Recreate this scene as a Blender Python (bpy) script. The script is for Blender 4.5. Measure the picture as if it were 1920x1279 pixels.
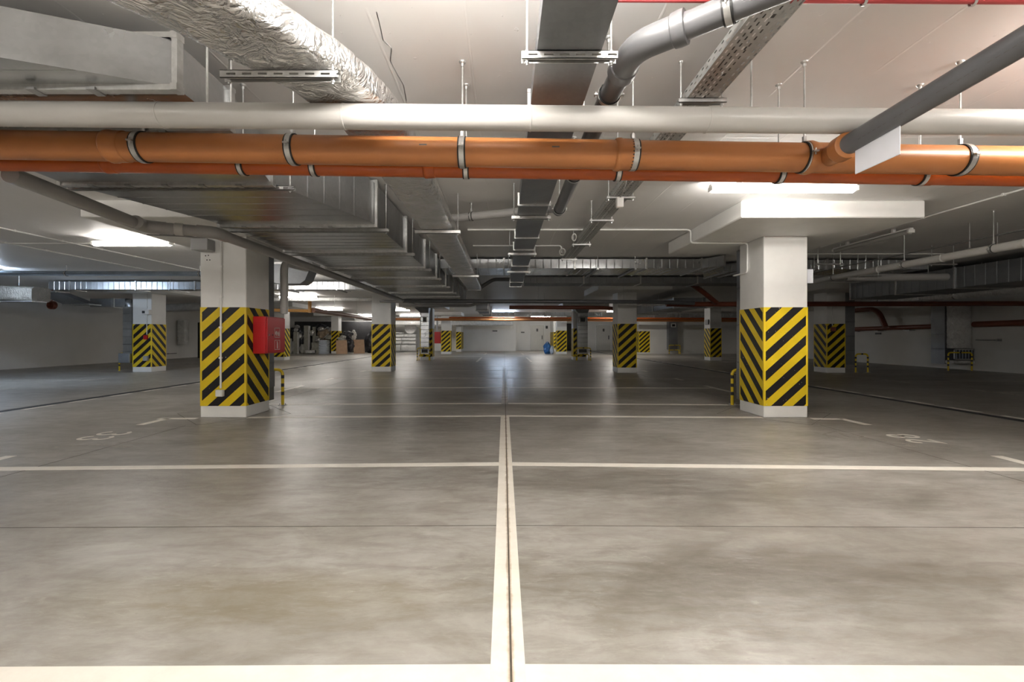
import bpy, bmesh, math, random
from mathutils import Vector, Matrix, noise
random.seed(7)
SC = bpy.context.scene
for o in list(bpy.data.objects):
    bpy.data.objects.remove(o)
COL = SC.collection

# ------------------------------------------------------------------ camera, world, exposure
EYE = 1.15
CEIL = 2.795
cam_d = bpy.data.cameras.new('camera')
cam_d.sensor_width = 36.0
cam_d.lens = 16.0
cam_d.shift_x = 15 / 1920
cam_d.shift_y = -7.5 / 1920
cam_d.clip_start = 0.02
cam_d.clip_end = 200
cam = bpy.data.objects.new('camera', cam_d)
cam.location = (0, 0, EYE)
cam.rotation_euler = (math.pi / 2, 0, 0)
COL.objects.link(cam)
SC.camera = cam
w = bpy.data.worlds.new('world')
SC.world = w
w.use_nodes = True
w.node_tree.nodes['Background'].inputs[0].default_value = (0.02, 0.02, 0.022, 1)
w.node_tree.nodes['Background'].inputs[1].default_value = 0.3
SC.view_settings.view_transform = 'Standard'
SC.view_settings.look = 'None'
SC.view_settings.exposure = 0.9
SC.view_settings.gamma = 1.0
SC.view_settings.use_curve_mapping = False
WARM = (1.0, 0.955, 0.89)
COOL = (0.62, 0.78, 1.0)
LAMP = 64.0


def H(h):
    return EYE + h


# ------------------------------------------------------------------ materials
def nodes(name):
    m = bpy.data.materials.new(name)
    m.use_nodes = True
    nt = m.node_tree
    return m, nt, nt.nodes['Principled BSDF']


def N(nt, kind, **kw):
    n = nt.nodes.new(kind)
    for k, v in kw.items():
        if k in n.inputs:
            n.inputs[k].default_value = v
        else:
            setattr(n, k, v)
    return n


def ramp(nt, fac, stops):
    r = nt.nodes.new('ShaderNodeValToRGB')
    el = r.color_ramp.elements
    while len(el) < len(stops):
        el.new(0.5)
    for e, (p, c) in zip(el, stops):
        e.position = p
        e.color = c if len(c) == 4 else (*c, 1)
    nt.links.new(fac, r.inputs[0])
    return r.outputs[0]


def mix(nt, fac, a, b, mode='MIX'):
    n = nt.nodes.new('ShaderNodeMix')
    n.data_type = 'RGBA'
    n.blend_type = mode
    for s, v in ((n.inputs[0], fac), (n.inputs[6], a), (n.inputs[7], b)):
        if isinstance(v, (int, float)):
            s.default_value = v
        elif isinstance(v, tuple):
            s.default_value = v if len(v) == 4 else (*v, 1)
        else:
            nt.links.new(v, s)
    return n.outputs[2]


def mth(nt, op, a, b=0.0, c=0.0):
    n = nt.nodes.new('ShaderNodeMath')
    n.operation = op
    for s, v in zip(n.inputs, (a, b, c)):
        if isinstance(v, (int, float)):
            s.default_value = v
        else:
            nt.links.new(v, s)
    return n.outputs[0]


def objco(nt, scale=(1, 1, 1), kind='Object'):
    tc = nt.nodes.new('ShaderNodeTexCoord')
    mp = nt.nodes.new('ShaderNodeMapping')
    mp.inputs['Scale'].default_value = scale
    nt.links.new(tc.outputs[kind], mp.inputs[0])
    return mp.outputs[0]


def worldco(nt, scale=(1, 1, 1)):
    g = nt.nodes.new('ShaderNodeNewGeometry')
    mp = nt.nodes.new('ShaderNodeMapping')
    mp.inputs['Scale'].default_value = scale
    nt.links.new(g.outputs['Position'], mp.inputs[0])
    return mp.outputs[0]


def noi(nt, co, scale, detail=4, rough=0.55, dist=0.0):
    n = N(nt, 'ShaderNodeTexNoise', Scale=scale, Detail=detail, Roughness=rough, Distortion=dist)
    nt.links.new(co, n.inputs['Vector'])
    return n.outputs['Fac']


def bump(nt, b, height, strength=0.2, dist=0.01):
    n = N(nt, 'ShaderNodeBump', Strength=strength, Distance=dist)
    nt.links.new(height, n.inputs['Height'])
    nt.links.new(n.outputs[0], b.inputs['Normal'])


def simple(name, col, rough=0.5, metal=0.0, vary=0.12, scale=6.0, bmp=0.0, spec=0.5):
    m, nt, b = nodes(name)
    co = objco(nt)
    f = noi(nt, co, scale, 5)
    lo = tuple(max(0, c * (1 - vary)) for c in col)
    hi = tuple(min(1, c * (1 + vary)) for c in col)
    nt.links.new(ramp(nt, f, [(0.3, lo), (0.7, hi)]), b.inputs['Base Color'])
    b.inputs['Roughness'].default_value = rough
    b.inputs['Metallic'].default_value = metal
    b.inputs['Specular IOR Level'].default_value = spec
    if bmp:
        bump(nt, b, noi(nt, co, scale * 8, 4), bmp, 0.004)
    return m


M = {}
M['white'] = simple('white_paint', (0.80, 0.79, 0.765), 0.55, vary=0.05, scale=2.5, bmp=0.08)
M['wall'] = simple('wall_paint', (0.72, 0.71, 0.68), 0.6, vary=0.05, scale=0.8, bmp=0.06)
M['grey_pvc'] = simple('light_grey_plastic', (0.50, 0.485, 0.46), 0.32, vary=0.05, scale=3)
M['mid_pvc'] = simple('mid_grey_plastic', (0.33, 0.32, 0.31), 0.35, vary=0.05, scale=3)
M['dark_pvc'] = simple('dark_grey_plastic', (0.115, 0.115, 0.12), 0.33, vary=0.08, scale=3)
M['orange'] = simple('orange_brown_plastic', (0.40, 0.152, 0.046), 0.36, vary=0.07, scale=2.5)
M['redorange'] = simple('red_orange_plastic', (0.42, 0.085, 0.010), 0.33, vary=0.07, scale=2.5)
M['yelorange'] = simple('pale_orange_plastic', (0.72, 0.36, 0.10), 0.36, vary=0.05, scale=2.5)
M['brown'] = simple('brown_plastic', (0.18, 0.045, 0.022), 0.4, vary=0.1, scale=2.5)
M['tan'] = simple('dusty_red_brown_plastic', (0.38, 0.20, 0.14), 0.45, vary=0.1, scale=2.5)
M['pinkred'] = simple('red_pipe_paint', (0.50, 0.07, 0.07), 0.4, vary=0.06, scale=3)
M['zinc'] = simple('zinc_steel', (0.60, 0.60, 0.59), 0.36, 0.9, vary=0.12, scale=25)
M['tray'] = simple('dull_tray_steel', (0.46, 0.465, 0.455), 0.5, 0.6, vary=0.1, scale=20)
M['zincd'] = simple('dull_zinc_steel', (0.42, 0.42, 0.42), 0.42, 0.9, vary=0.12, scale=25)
M['rubber'] = simple('black_rubber', (0.012, 0.012, 0.012), 0.6, vary=0.1)
M['red'] = simple('red_cabinet_paint', (0.50, 0.008, 0.012), 0.3, vary=0.05, scale=3)
M['boxgrey'] = simple('grey_junction_plastic', (0.34, 0.34, 0.34), 0.45, vary=0.05)
M['yellow'] = simple('yellow_safety_paint', (0.74, 0.53, 0.015), 0.4, vary=0.07, scale=4)
M['black'] = simple('black_safety_paint', (0.018, 0.017, 0.018), 0.42, vary=0.2, scale=4)
M['dark'] = simple('dark_void_steel', (0.03, 0.03, 0.032), 0.6, vary=0.2)
M['joint'] = simple('joint_sealant', (0.085, 0.068, 0.05), 0.75, vary=0.3, scale=20)
M['jointf'] = simple('saw_cut', (0.10, 0.088, 0.072), 0.8, vary=0.2, scale=20)
M['cable'] = simple('cable_sheath', (0.16, 0.15, 0.14), 0.5)
M['sign'] = simple('white_sign_plastic', (0.74, 0.75, 0.80), 0.35, vary=0.03)
M['wood'] = simple('fibre_board', (0.55, 0.37, 0.24), 0.6, vary=0.1, scale=5)
M['insul'] = simple('grey_insulation_board', (0.36, 0.35, 0.30), 0.7, vary=0.15, scale=9, bmp=0.2)
M['bluewhite'] = simple('blue_white_panel', (0.62, 0.67, 0.75), 0.4, vary=0.06, scale=4)
M['tarp'] = simple('black_sheeting', (0.035, 0.036, 0.042), 0.35, vary=0.3, scale=5, bmp=0.5)
M['bag'] = simple('crumpled_plastic_bag', (0.62, 0.60, 0.55), 0.4, vary=0.25, scale=6, bmp=0.4)
M['khaki'] = simple('brown_packing_paper', (0.33, 0.25, 0.17), 0.6, vary=0.3, scale=6, bmp=0.4)
M['blue'] = simple('blue_plastic', (0.03, 0.16, 0.42), 0.35, vary=0.3, scale=8)
M['door'] = simple('door_paint', (0.60, 0.59, 0.55), 0.45, vary=0.04)
M['pict'] = simple('pale_pictogram_print', (0.80, 0.62, 0.60), 0.5, vary=0.04)
M['printgrey'] = simple('dark_print', (0.10, 0.095, 0.09), 0.5, vary=0.15, scale=40)


def galv(name, col=(0.43, 0.44, 0.45), rough=0.30, spang=45):
    m, nt, b = nodes(name)
    co = objco(nt)
    v = N(nt, 'ShaderNodeTexVoronoi', Scale=spang)
    nt.links.new(co, v.inputs['Vector'])
    cr = nt.nodes.new('ShaderNodeSeparateColor')
    nt.links.new(v.outputs['Color'], cr.inputs[0])
    f2 = noi(nt, co, 2.2, 5)
    fac = mth(nt, 'ADD', mth(nt, 'MULTIPLY', cr.outputs[0], 0.08), mth(nt, 'MULTIPLY', f2, 0.92))
    lo = tuple(c * 0.78 for c in col)
    hi = tuple(min(1, c * 1.22) for c in col)
    nt.links.new(ramp(nt, fac, [(0.25, lo), (0.75, hi)]), b.inputs['Base Color'])
    rr = N(nt, 'ShaderNodeMapRange')
    nt.links.new(fac, rr.inputs[0])
    rr.inputs[3].default_value = rough - 0.07
    rr.inputs[4].default_value = rough + 0.10
    nt.links.new(rr.outputs[0], b.inputs['Roughness'])
    b.inputs['Metallic'].default_value = 0.92
    bump(nt, b, noi(nt, co, 3.0, 2), 0.12, 0.02)
    return m


M['galv'] = galv('galvanised_sheet')
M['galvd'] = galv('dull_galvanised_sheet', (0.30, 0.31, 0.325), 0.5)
M['galvb'] = galv('bright_galvanised_sheet', (0.60, 0.615, 0.63), 0.24)
M['galvbluelit'] = galv('blue_lit_steel', (0.40, 0.46, 0.54), 0.34)  # blue lamp light tinted into the steel colour


def foil(name, col, rough, strength, metal=0.88):
    m, nt, b = nodes(name)
    co = objco(nt, (1, 1, 1))
    n1 = noi(nt, co, 6, 4, 0.5, 1.2)
    n2 = noi(nt, co, 34, 2, 0.5, 0.8)
    wv = N(nt, 'ShaderNodeTexNoise', Scale=5.0, Detail=5.0, Distortion=3.0)
    wv.noise_type = 'RIDGED_MULTIFRACTAL'
    nt.links.new(co, wv.inputs['Vector'])
    h = mth(nt, 'ADD', mth(nt, 'MULTIPLY', n1, 0.7), mth(nt, 'MULTIPLY', n2, 0.05))
    h = mth(nt, 'ADD', h, mth(nt, 'MULTIPLY', wv.outputs['Fac'], 0.3))
    crease = noi(nt, objco(nt, (1.0, 1.0, 0.6)), 9, 3, 0.55, 2.0)
    h = mth(nt, 'ADD', h, mth(nt, 'MULTIPLY', mth(nt, 'ABSOLUTE', mth(nt, 'SUBTRACT', crease, 0.5)), 2.6))
    nt.links.new(ramp(nt, n1, [(0.3, tuple(c * 0.8 for c in col)), (0.7, col)]), b.inputs['Base Color'])
    b.inputs['Metallic'].default_value = metal
    b.inputs['Roughness'].default_value = rough
    bump(nt, b, h, strength, 0.04)
    return m


M['foil'] = foil('wrinkled_aluminium_foil', (0.82, 0.81, 0.80), 0.27, 0.6)
M['foildull'] = foil('dull_foil', (0.24, 0.22, 0.19), 0.55, 0.5, 0.6)
M['foilw'] = foil('pale_crinkled_foil', (0.90, 0.89, 0.87), 0.42, 0.8, 0.5)


def mk_floor():
    m, nt, b = nodes('sealed_concrete_floor')
    co = worldco(nt)
    big = noi(nt, co, 0.55, 6, 0.6, 0.6)
    mid = noi(nt, worldco(nt, (0.8, 1.5, 1)), 1.7, 8, 0.66, 0.9)
    fine = noi(nt, co, 14, 6, 0.7)
    f = mth(nt, 'ADD', mth(nt, 'MULTIPLY', big, 0.45), mth(nt, 'MULTIPLY', mid, 0.45))
    f = mth(nt, 'ADD', f, mth(nt, 'MULTIPLY', fine, 0.12))
    base = ramp(nt, f, [(0.37, (0.195, 0.178, 0.153)), (0.45, (0.280, 0.261, 0.230)),
                        (0.54, (0.345, 0.328, 0.297)), (0.65, (0.425, 0.415, 0.385))])
    streak = noi(nt, worldco(nt, (1.0, 3.2, 1)), 3.5, 8, 0.68, 0.4)
    base = mix(nt, ramp(nt, streak, [(0.36, (0.5,) * 3), (0.56, (0, 0, 0))]), base, (0.185, 0.162, 0.132))
    sep = nt.nodes.new('ShaderNodeSeparateXYZ')
    nt.links.new(co, sep.inputs[0])
    # worn, oily patches where cars have stood
    for (sx, sy, rx, ry, col, amt) in ((1.05, 2.12, 0.85, 0.24, (0.115, 0.098, 0.075), 0.62),
                                       (1.55, 2.30, 0.70, 0.16, (0.12, 0.10, 0.08), 0.45),
                                       (1.0, 3.62, 0.75, 0.26, (0.11, 0.095, 0.075), 0.55),
                                       (-0.45, 3.75, 0.6, 0.2, (0.12, 0.105, 0.085), 0.45),
                                       (-1.1, 2.02, 0.6, 0.16, (0.16, 0.125, 0.06), 0.45),
                                       (-1.9, 6.0, 1.5, 0.35, (0.11, 0.097, 0.08), 0.45),
                                       (-1.0, 9.0, 1.6, 0.7, (0.09, 0.08, 0.065), 0.5),
                                       (1.8, 9.2, 1.6, 0.6, (0.10, 0.09, 0.075), 0.4),
                                       (2.3, 3.3, 0.8, 0.22, (0.13, 0.115, 0.095), 0.4)):
        dx = mth(nt, 'DIVIDE', mth(nt, 'SUBTRACT', sep.outputs[0], sx), rx)
        dy = mth(nt, 'DIVIDE', mth(nt, 'SUBTRACT', sep.outputs[1], sy), ry)
        d = mth(nt, 'ADD', mth(nt, 'MULTIPLY', dx, dx), mth(nt, 'MULTIPLY', dy, dy))
        d = mth(nt, 'ADD', d, mth(nt, 'MULTIPLY', mth(nt, 'SUBTRACT', mid, 0.5), 2.0))
        g = ramp(nt, mth(nt, 'ADD', mth(nt, 'MULTIPLY', d, 0.30), mth(nt, 'MULTIPLY', mth(nt, 'SUBTRACT', streak, 0.5), 1.1)), [(0.0, (amt,) * 3), (0.35, (amt * .55,) * 3), (0.9, (0, 0, 0))])
        base = mix(nt, g, base, col)
    # pale scuffs and dark scratches
    scr = noi(nt, worldco(nt, (0.9, 3.5, 1)), 7, 7, 0.75, 1.2)
    base = mix(nt, ramp(nt, mth(nt, 'MULTIPLY', scr, mth(nt, 'ADD', big, 0.5)), [(0.56, (0, 0, 0)), (0.74, (0.5,) * 3)]), base, (0.47, 0.445, 0.40))
    base = mix(nt, ramp(nt, noi(nt, worldco(nt, (1, 2.0, 1)), 22, 3, 0.5), [(0.68, (0, 0, 0)), (0.80, (0.4,) * 3)]), base, (0.13, 0.115, 0.095))
    nt.links.new(base, b.inputs['Base Color'])
    ro = mth(nt, 'ADD', 0.27, mth(nt, 'MULTIPLY', noi(nt, worldco(nt, (0.7, 1.4, 1)), 1.6, 5, 0.6), 0.22))
    nt.links.new(ro, b.inputs['Roughness'])
    b.inputs['Specular IOR Level'].default_value = 0.42
    wave = noi(nt, worldco(nt, (1.0, 2.2, 1)), 4.5, 3, 0.5)
    bump(nt, b, mth(nt, 'ADD', mth(nt, 'MULTIPLY', wave, 1.0), mth(nt, 'MULTIPLY', fine, 0.10)), 0.22, 0.02)
    return m


M['floor'] = mk_floor()


def mk_paint(name, wear, col=(0.84, 0.795, 0.715)):
    m, nt, b = nodes(name)
    co = worldco(nt)
    n1 = noi(nt, co, 5, 7, 0.7)
    n2 = noi(nt, co, 60, 3, 0.6)
    c = ramp(nt, n1, [(0.3, tuple(x * 0.86 for x in col)), (0.65, col)])
    w_ = ramp(nt, mth(nt, 'ADD', mth(nt, 'MULTIPLY', n1, 0.6), mth(nt, 'MULTIPLY', n2, 0.4)),
              [(wear - 0.03, (1, 1, 1)), (wear + 0.03, (0, 0, 0))])
    nt.links.new(mix(nt, w_, c, (0.27, 0.245, 0.21)), b.inputs['Base Color'])
    b.inputs['Roughness'].default_value = 0.45
    return m


M['line'] = mk_paint('cream_line_paint', 0.30)
M['linew'] = mk_paint('worn_line_paint', 0.46, (0.60, 0.56, 0.49))
M['lineww'] = mk_paint('ghost_line_paint', 0.56, (0.46, 0.42, 0.36))


def mk_centre():
    """cream centre line with rusty dirt hugging the joint (its own stain)"""
    m, nt, b = nodes('cream_centre_line_paint')
    tc = nt.nodes.new('ShaderNodeUVMap')
    tc.uv_map = 'uv'
    sep = nt.nodes.new('ShaderNodeSeparateXYZ')
    nt.links.new(tc.outputs[0], sep.inputs[0])
    co = objco(nt)
    n1 = noi(nt, objco(nt, (1, 1, 1)), 7, 6, 0.7)
    d = mth(nt, 'ABSOLUTE', sep.outputs[0])
    d = mth(nt, 'ADD', d, mth(nt, 'MULTIPLY', mth(nt, 'SUBTRACT', n1, 0.5), 0.03))
    g = ramp(nt, mth(nt, 'MULTIPLY', d, 30), [(0.12, (0.7,) * 3), (0.45, (0, 0, 0))])
    c = ramp(nt, n1, [(0.3, (0.74, 0.69, 0.60)), (0.65, (0.85, 0.80, 0.715))])
    nt.links.new(mix(nt, g, c, (0.36, 0.25, 0.14)), b.inputs['Base Color'])
    b.inputs['Roughness'].default_value = 0.5
    return m


M['centre'] = mk_centre()


def mk_ceiling():
    m, nt, b = nodes('painted_formwork_ceiling')
    co = worldco(nt)
    sep = nt.nodes.new('ShaderNodeSeparateXYZ')
    nt.links.new(co, sep.inputs[0])
    warp = mth(nt, 'MULTIPLY', noi(nt, co, 1.4, 3), 0.03)
    px = mth(nt, 'ADD', mth(nt, 'ADD', sep.outputs[0], warp), 0.43)
    fx = mth(nt, 'ABSOLUTE', mth(nt, 'SUBTRACT', mth(nt, 'FRACT', mth(nt, 'DIVIDE', px, 0.5)), 0.5))
    lx = ramp(nt, fx, [(0.0, (1, 1, 1)), (0.010, (0.8,) * 3), (0.018, (0, 0, 0))])
    fy = mth(nt, 'ABSOLUTE', mth(nt, 'SUBTRACT', mth(nt, 'FRACT', mth(nt, 'DIVIDE', sep.outputs[1], 2.5)), 0.5))
    ly = ramp(nt, fy, [(0.0, (1, 1, 1)), (0.0018, (0.8,) * 3), (0.0035, (0, 0, 0))])
    ln = mth(nt, 'MAXIMUM', lx, ly)
    ln = mth(nt, 'MULTIPLY', ln, ramp(nt, noi(nt, co, 1.1, 4), [(0.38, (0, 0, 0)), (0.58, (1, 1, 1))]))
    board = noi(nt, worldco(nt, (1.0, 14, 1)), 3, 4)
    spots = noi(nt, co, 20, 2)
    sp = ramp(nt, spots, [(0.70, (0, 0, 0)), (0.76, (1, 1, 1))])
    h = mth(nt, 'ADD', mth(nt, 'MULTIPLY', ln, 1.0), mth(nt, 'MULTIPLY', sp, 0.6))
    h = mth(nt, 'ADD', h, mth(nt, 'MULTIPLY', board, 0.12))
    c = ramp(nt, noi(nt, co, 0.7, 5), [(0.3, (0.77, 0.755, 0.74)), (0.7, (0.83, 0.815, 0.80))])
    c = mix(nt, mth(nt, 'MULTIPLY', ln, 0.5), c, (0.9, 0.885, 0.865))
    nt.links.new(c, b.inputs['Base Color'])
    b.inputs['Roughness'].default_value = 0.5
    bump(nt, b, h, 0.5, 0.006)
    return m


M['ceiling'] = mk_ceiling()


def mk_hazard():
    m, nt, b = nodes('yellow_black_hazard_paint')
    uv = nt.nodes.new('ShaderNodeUVMap')
    uv.uv_map = 'uv'
    sep = nt.nodes.new('ShaderNodeSeparateXYZ')
    nt.links.new(uv.outputs[0], sep.inputs[0])
    t = mth(nt, 'SUBTRACT', sep.outputs[1], mth(nt, 'MULTIPLY', sep.outputs[0], 0.90))
    f = mth(nt, 'FRACT', mth(nt, 'DIVIDE', t, 0.281))
    s = mth(nt, 'LESS_THAN', f, 0.50)
    co = objco(nt)
    n1 = noi(nt, co, 3, 5)
    yel = ramp(nt, n1, [(0.3, (0.64, 0.44, 0.012)), (0.7, (0.76, 0.56, 0.02))])
    blk = ramp(nt, n1, [(0.3, (0.010, 0.009, 0.010)), (0.7, (0.020, 0.018, 0.018))])
    c = mix(nt, s, yel, blk)
    chips = ramp(nt, noi(nt, co, 38, 2, 0.4), [(0.735, (0, 0, 0)), (0.755, (0.8,) * 3)])
    c = mix(nt, chips, c, (0.6, 0.58, 0.5))
    nt.links.new(c, b.inputs['Base Color'])
    b.inputs['Roughness'].default_value = 0.46
    b.inputs['Specular IOR Level'].default_value = 0.25
    return m


M['hazard'] = mk_hazard()


def glow(name, col, strength):
    m, nt, b = nodes(name)
    b.inputs['Base Color'].default_value = (0.8, 0.8, 0.8, 1)
    b.inputs['Emission Color'].default_value = (*col, 1)
    b.inputs['Emission Strength'].default_value = strength
    return m


def clear_off():
    m, nt, b = nodes('unlit_diffuser')
    b.inputs['Base Color'].default_value = (0.42, 0.41, 0.39, 1)
    b.inputs['Roughness'].default_value = 0.25
    return m


M['off'] = clear_off()


# ------------------------------------------------------------------ mesh helpers
class MB:
    def __init__(s):
        s.v = []
        s.f = []
        s.mi = []
        s.uv = None

    def add(s, vs, fs, mi=0):
        o = len(s.v)
        s.v += [Vector(p) for p in vs]
        s.f += [tuple(i + o for i in f) for f in fs]
        s.mi += [mi] * len(fs)
        return s

    def box(s, x0, y0, z0, x1, y1, z1, mi=0):
        vs = [(x0, y0, z0), (x1, y0, z0), (x1, y1, z0), (x0, y1, z0), (x0, y0, z1), (x1, y0, z1), (x1, y1, z1), (x0, y1, z1)]
        return s.add(vs, [(0, 3, 2, 1), (4, 5, 6, 7), (0, 1, 5, 4), (1, 2, 6, 5), (2, 3, 7, 6), (3, 0, 4, 7)], mi)

    def cbox(s, x0, y0, z0, x1, y1, z1, c=0.01, mi=0):
        """box with chamfered edges"""
        bm = bmesh.new()
        r = bmesh.ops.create_cube(bm, size=1)
        for v in bm.verts:
            v.co = Vector(((x0 + x1) / 2 + v.co.x * (x1 - x0), (y0 + y1) / 2 + v.co.y * (y1 - y0), (z0 + z1) / 2 + v.co.z * (z1 - z0)))
        bmesh.ops.bevel(bm, geom=list(bm.edges), offset=c, segments=1, affect='EDGES')
        return s.bm(bm, mi)

    def bm(s, bm, mi=0):
        bm.verts.index_update()
        s.add([v.co.copy() for v in bm.verts], [[v.index for v in f.verts] for f in bm.faces], mi)
        bm.free()
        return s

    def obox(s, c, ax, ay, az, mi=0):
        """oriented box: centre and three half-extent vectors"""
        c, ax, ay, az = Vector(c), Vector(ax), Vector(ay), Vector(az)
        vs = []
        for k in (-1, 1):
            for (i, j) in ((-1, -1), (1, -1), (1, 1), (-1, 1)):
                vs.append(c + ax * i + ay * j + az * k)
        return s.add(vs, [(0, 3, 2, 1), (4, 5, 6, 7), (0, 1, 5, 4), (1, 2, 6, 5), (2, 3, 7, 6), (3, 0, 4, 7)], mi)

    def lathe(s, p, d, prof, n=24, mi=0, close=False):
        """profile of (t, r) turned about the axis through p along d"""
        p, d = Vector(p), Vector(d).normalized()
        a = d.orthogonal().normalized()
        b = d.cross(a)
        vs, fs = [], []
        m = len(prof)
        for (t, r) in prof:
            for k in range(n):
                th = 2 * math.pi * k / n
                vs.append(p + d * t + (a * math.cos(th) + b * math.sin(th)) * r)
        for i in range(m if close else m - 1):
            for k in range(n):
                i2 = (i + 1) % m
                fs.append((i * n + k, i * n + (k + 1) % n, i2 * n + (k + 1) % n, i2 * n + k))
        if not close:
            fs.append(tuple(reversed(range(n))))
            fs.append(tuple(range((m - 1) * n, m * n)))
        return s.add(vs, fs, mi)

    def tube(s, path, r, n=16, mi=0):
        P = [Vector(p) for p in path]
        T = []
        for i in range(len(P)):
            a = P[i] - P[i - 1] if i else P[1] - P[0]
            b = P[i + 1] - P[i] if i < len(P) - 1 else P[i] - P[i - 1]
            T.append((a.normalized() + b.normalized()).normalized())
        u = T[0].orthogonal().normalized()
        vs, fs = [], []
        for i, p in enumerate(P):
            u = (u - T[i] * u.dot(T[i])).normalized()
            v = T[i].cross(u)
            rr = r[i] if isinstance(r, (list, tuple)) else r
            for k in range(n):
                th = 2 * math.pi * k / n
                vs.append(p + (u * math.cos(th) + v * math.sin(th)) * rr)
        for i in range(len(P) - 1):
            for k in range(n):
                fs.append((i * n + k, i * n + (k + 1) % n, (i + 1) * n + (k + 1) % n, (i + 1) * n + k))
        fs.append(tuple(reversed(range(n))))
        fs.append(tuple(range((len(P) - 1) * n, len(P) * n)))
        return s.add(vs, fs, mi)

    def ribbon(s, path, wd, z, h=0.0015, mi=0):
        """flat painted stroke on the floor"""
        P = [Vector((p[0], p[1], 0)) for p in path]
        L = []
        for i in range(len(P)):
            a = (P[i] - P[i - 1]).normalized() if i else (P[1] - P[0]).normalized()
            b = (P[i + 1] - P[i]).normalized() if i < len(P) - 1 else a
            t = (a + b)
            t = t.normalized() if t.length > 1e-6 else a
            nrm = Vector((-t.y, t.x, 0))
            k = 1 / max(0.5, nrm.dot(Vector((-a.y, a.x, 0))))
            L.append(nrm * (wd / 2 * k))
        n = len(P)
        vs = [p + l + Vector((0, 0, z)) for p, l in zip(P, L)] + [p - l + Vector((0, 0, z)) for p, l in zip(P, L)]
        vs += [v + Vector((0, 0, h)) for v in vs[:2 * n]]
        fs = []
        for i in range(n - 1):
            fs.append((2 * n + i, 3 * n + i, 3 * n + i + 1, 2 * n + i + 1))
            fs.append((i, i + 1, 2 * n + i + 1, 2 * n + i)[::-1])
            fs.append((n + i, n + i + 1, 3 * n + i + 1, 3 * n + i))
        fs.append((0, n, 3 * n, 2 * n))
        fs.append((n - 1, 2 * n - 1, 4 * n - 1, 3 * n - 1)[::-1])
        return s.add(vs, fs, mi)


WL = {}   # world location of every object made


def empty(name, loc):
    o = bpy.data.objects.new(name, None)
    o.empty_display_size = 0.1
    o.location = loc
    COL.objects.link(o)
    WL[o] = Vector(loc)
    return o


def tag(o, label, cat, group=None):
    o['label'] = label
    o['category'] = cat
    if group:
        o['group'] = group
    return o


def thing(name, label, cat, loc, group=None):
    return tag(empty(name, loc), label, cat, group)


def obj(name, mb, mats, parent=None, smooth=False, label=None, ang=None):
    me = bpy.data.meshes.new(name)
    lo = Vector([min(v[i] for v in mb.v) for i in range(3)])
    hi = Vector([max(v[i] for v in mb.v) for i in range(3)])
    c = (lo + hi) / 2
    if parent is None:
        c.z = lo.z
    me.from_pydata([v - c for v in mb.v], [], mb.f)
    if not isinstance(mats, (list, tuple)):
        mats = [mats]
    for m in mats:
        me.materials.append(M[m] if isinstance(m, str) else m)
    if len(mats) > 1:
        me.polygons.foreach_set('material_index', mb.mi)
    if mb.uv:
        ul = me.uv_layers.new(name='uv')
        k = 0
        for f in mb.uv:
            for p in f:
                ul.data[k].uv = p
                k += 1
    if smooth:
        me.polygons.foreach_set('use_smooth', [True] * len(me.polygons))
        me.update()
        try:
            me.set_sharp_from_angle(angle=math.radians(ang or 40))
        except Exception:
            pass
    me.update()
    o = bpy.data.objects.new(name, me)
    COL.objects.link(o)
    WL[o] = c
    if parent is not None:
        o.parent = parent
        o.location = c - WL[parent]
    else:
        o.location = c
    if label:
        o['label'] = label
    return o


def struct(name, mb, mats, **k):
    o = obj(name, mb, mats, **k)
    o['kind'] = 'structure'
    return o


def fillet(pts, r, n=6):
    P = [Vector(p) for p in pts]
    out = [P[0]]
    for i in range(1, len(P) - 1):
        a = (P[i - 1] - P[i])
        b = (P[i + 1] - P[i])
        d = min(r, a.length * 0.48, b.length * 0.48)
        s, e = P[i] + a.normalized() * d, P[i] + b.normalized() * d
        for k in range(n + 1):
            t = k / n
            out.append(s * (1 - t) ** 2 + P[i] * 2 * t * (1 - t) + e * t * t)
    out.append(P[-1])
    return out


# ------------------------------------------------------------------ reusable builders
def rod_mb(x, y, z0, z1, r=0.0055):
    return MB().tube([(x, y, z0), (x, y, z1)], r, 8)


def anchor_mb(x, y, z, r=0.021):
    return MB().lathe((x, y, z), (0, 0, -1), [(0, r), (0.008, r * 0.85), (0.012, r * 0.5), (0.03, r * 0.45)], 12)


def pipe(name, label, path, r, mat, sockets=(), bend=0.14, n=20, group=None, smat=None, cat='pipe'):
    """round pipe following a path; sockets = distances along the first straight run as (point, direction)"""
    loc = Vector(path[0])
    t = thing(name, label, cat, loc, group)
    obj('pipe_barrel', MB().tube(fillet(path, bend) if len(path) > 2 else path, r, n), mat, t, True)
    for (p, d) in sockets:
        L = r * 1.3
        obj('pipe_socket', MB().lathe(p, d, [(-0.004, r * 1.0), (0, r * 1.075), (L * .10, r * 1.135), (L * .28, r * 1.135),
                                             (L * .36, r * 1.085), (L * .95, r * 1.075), (L, r * 1.0)], n + 4), smat or mat, t, True)
    return t


def on(path, i, f):
    a, b = Vector(path[i]), Vector(path[i + 1])
    return a.lerp(b, f), (b - a).normalized()


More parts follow.
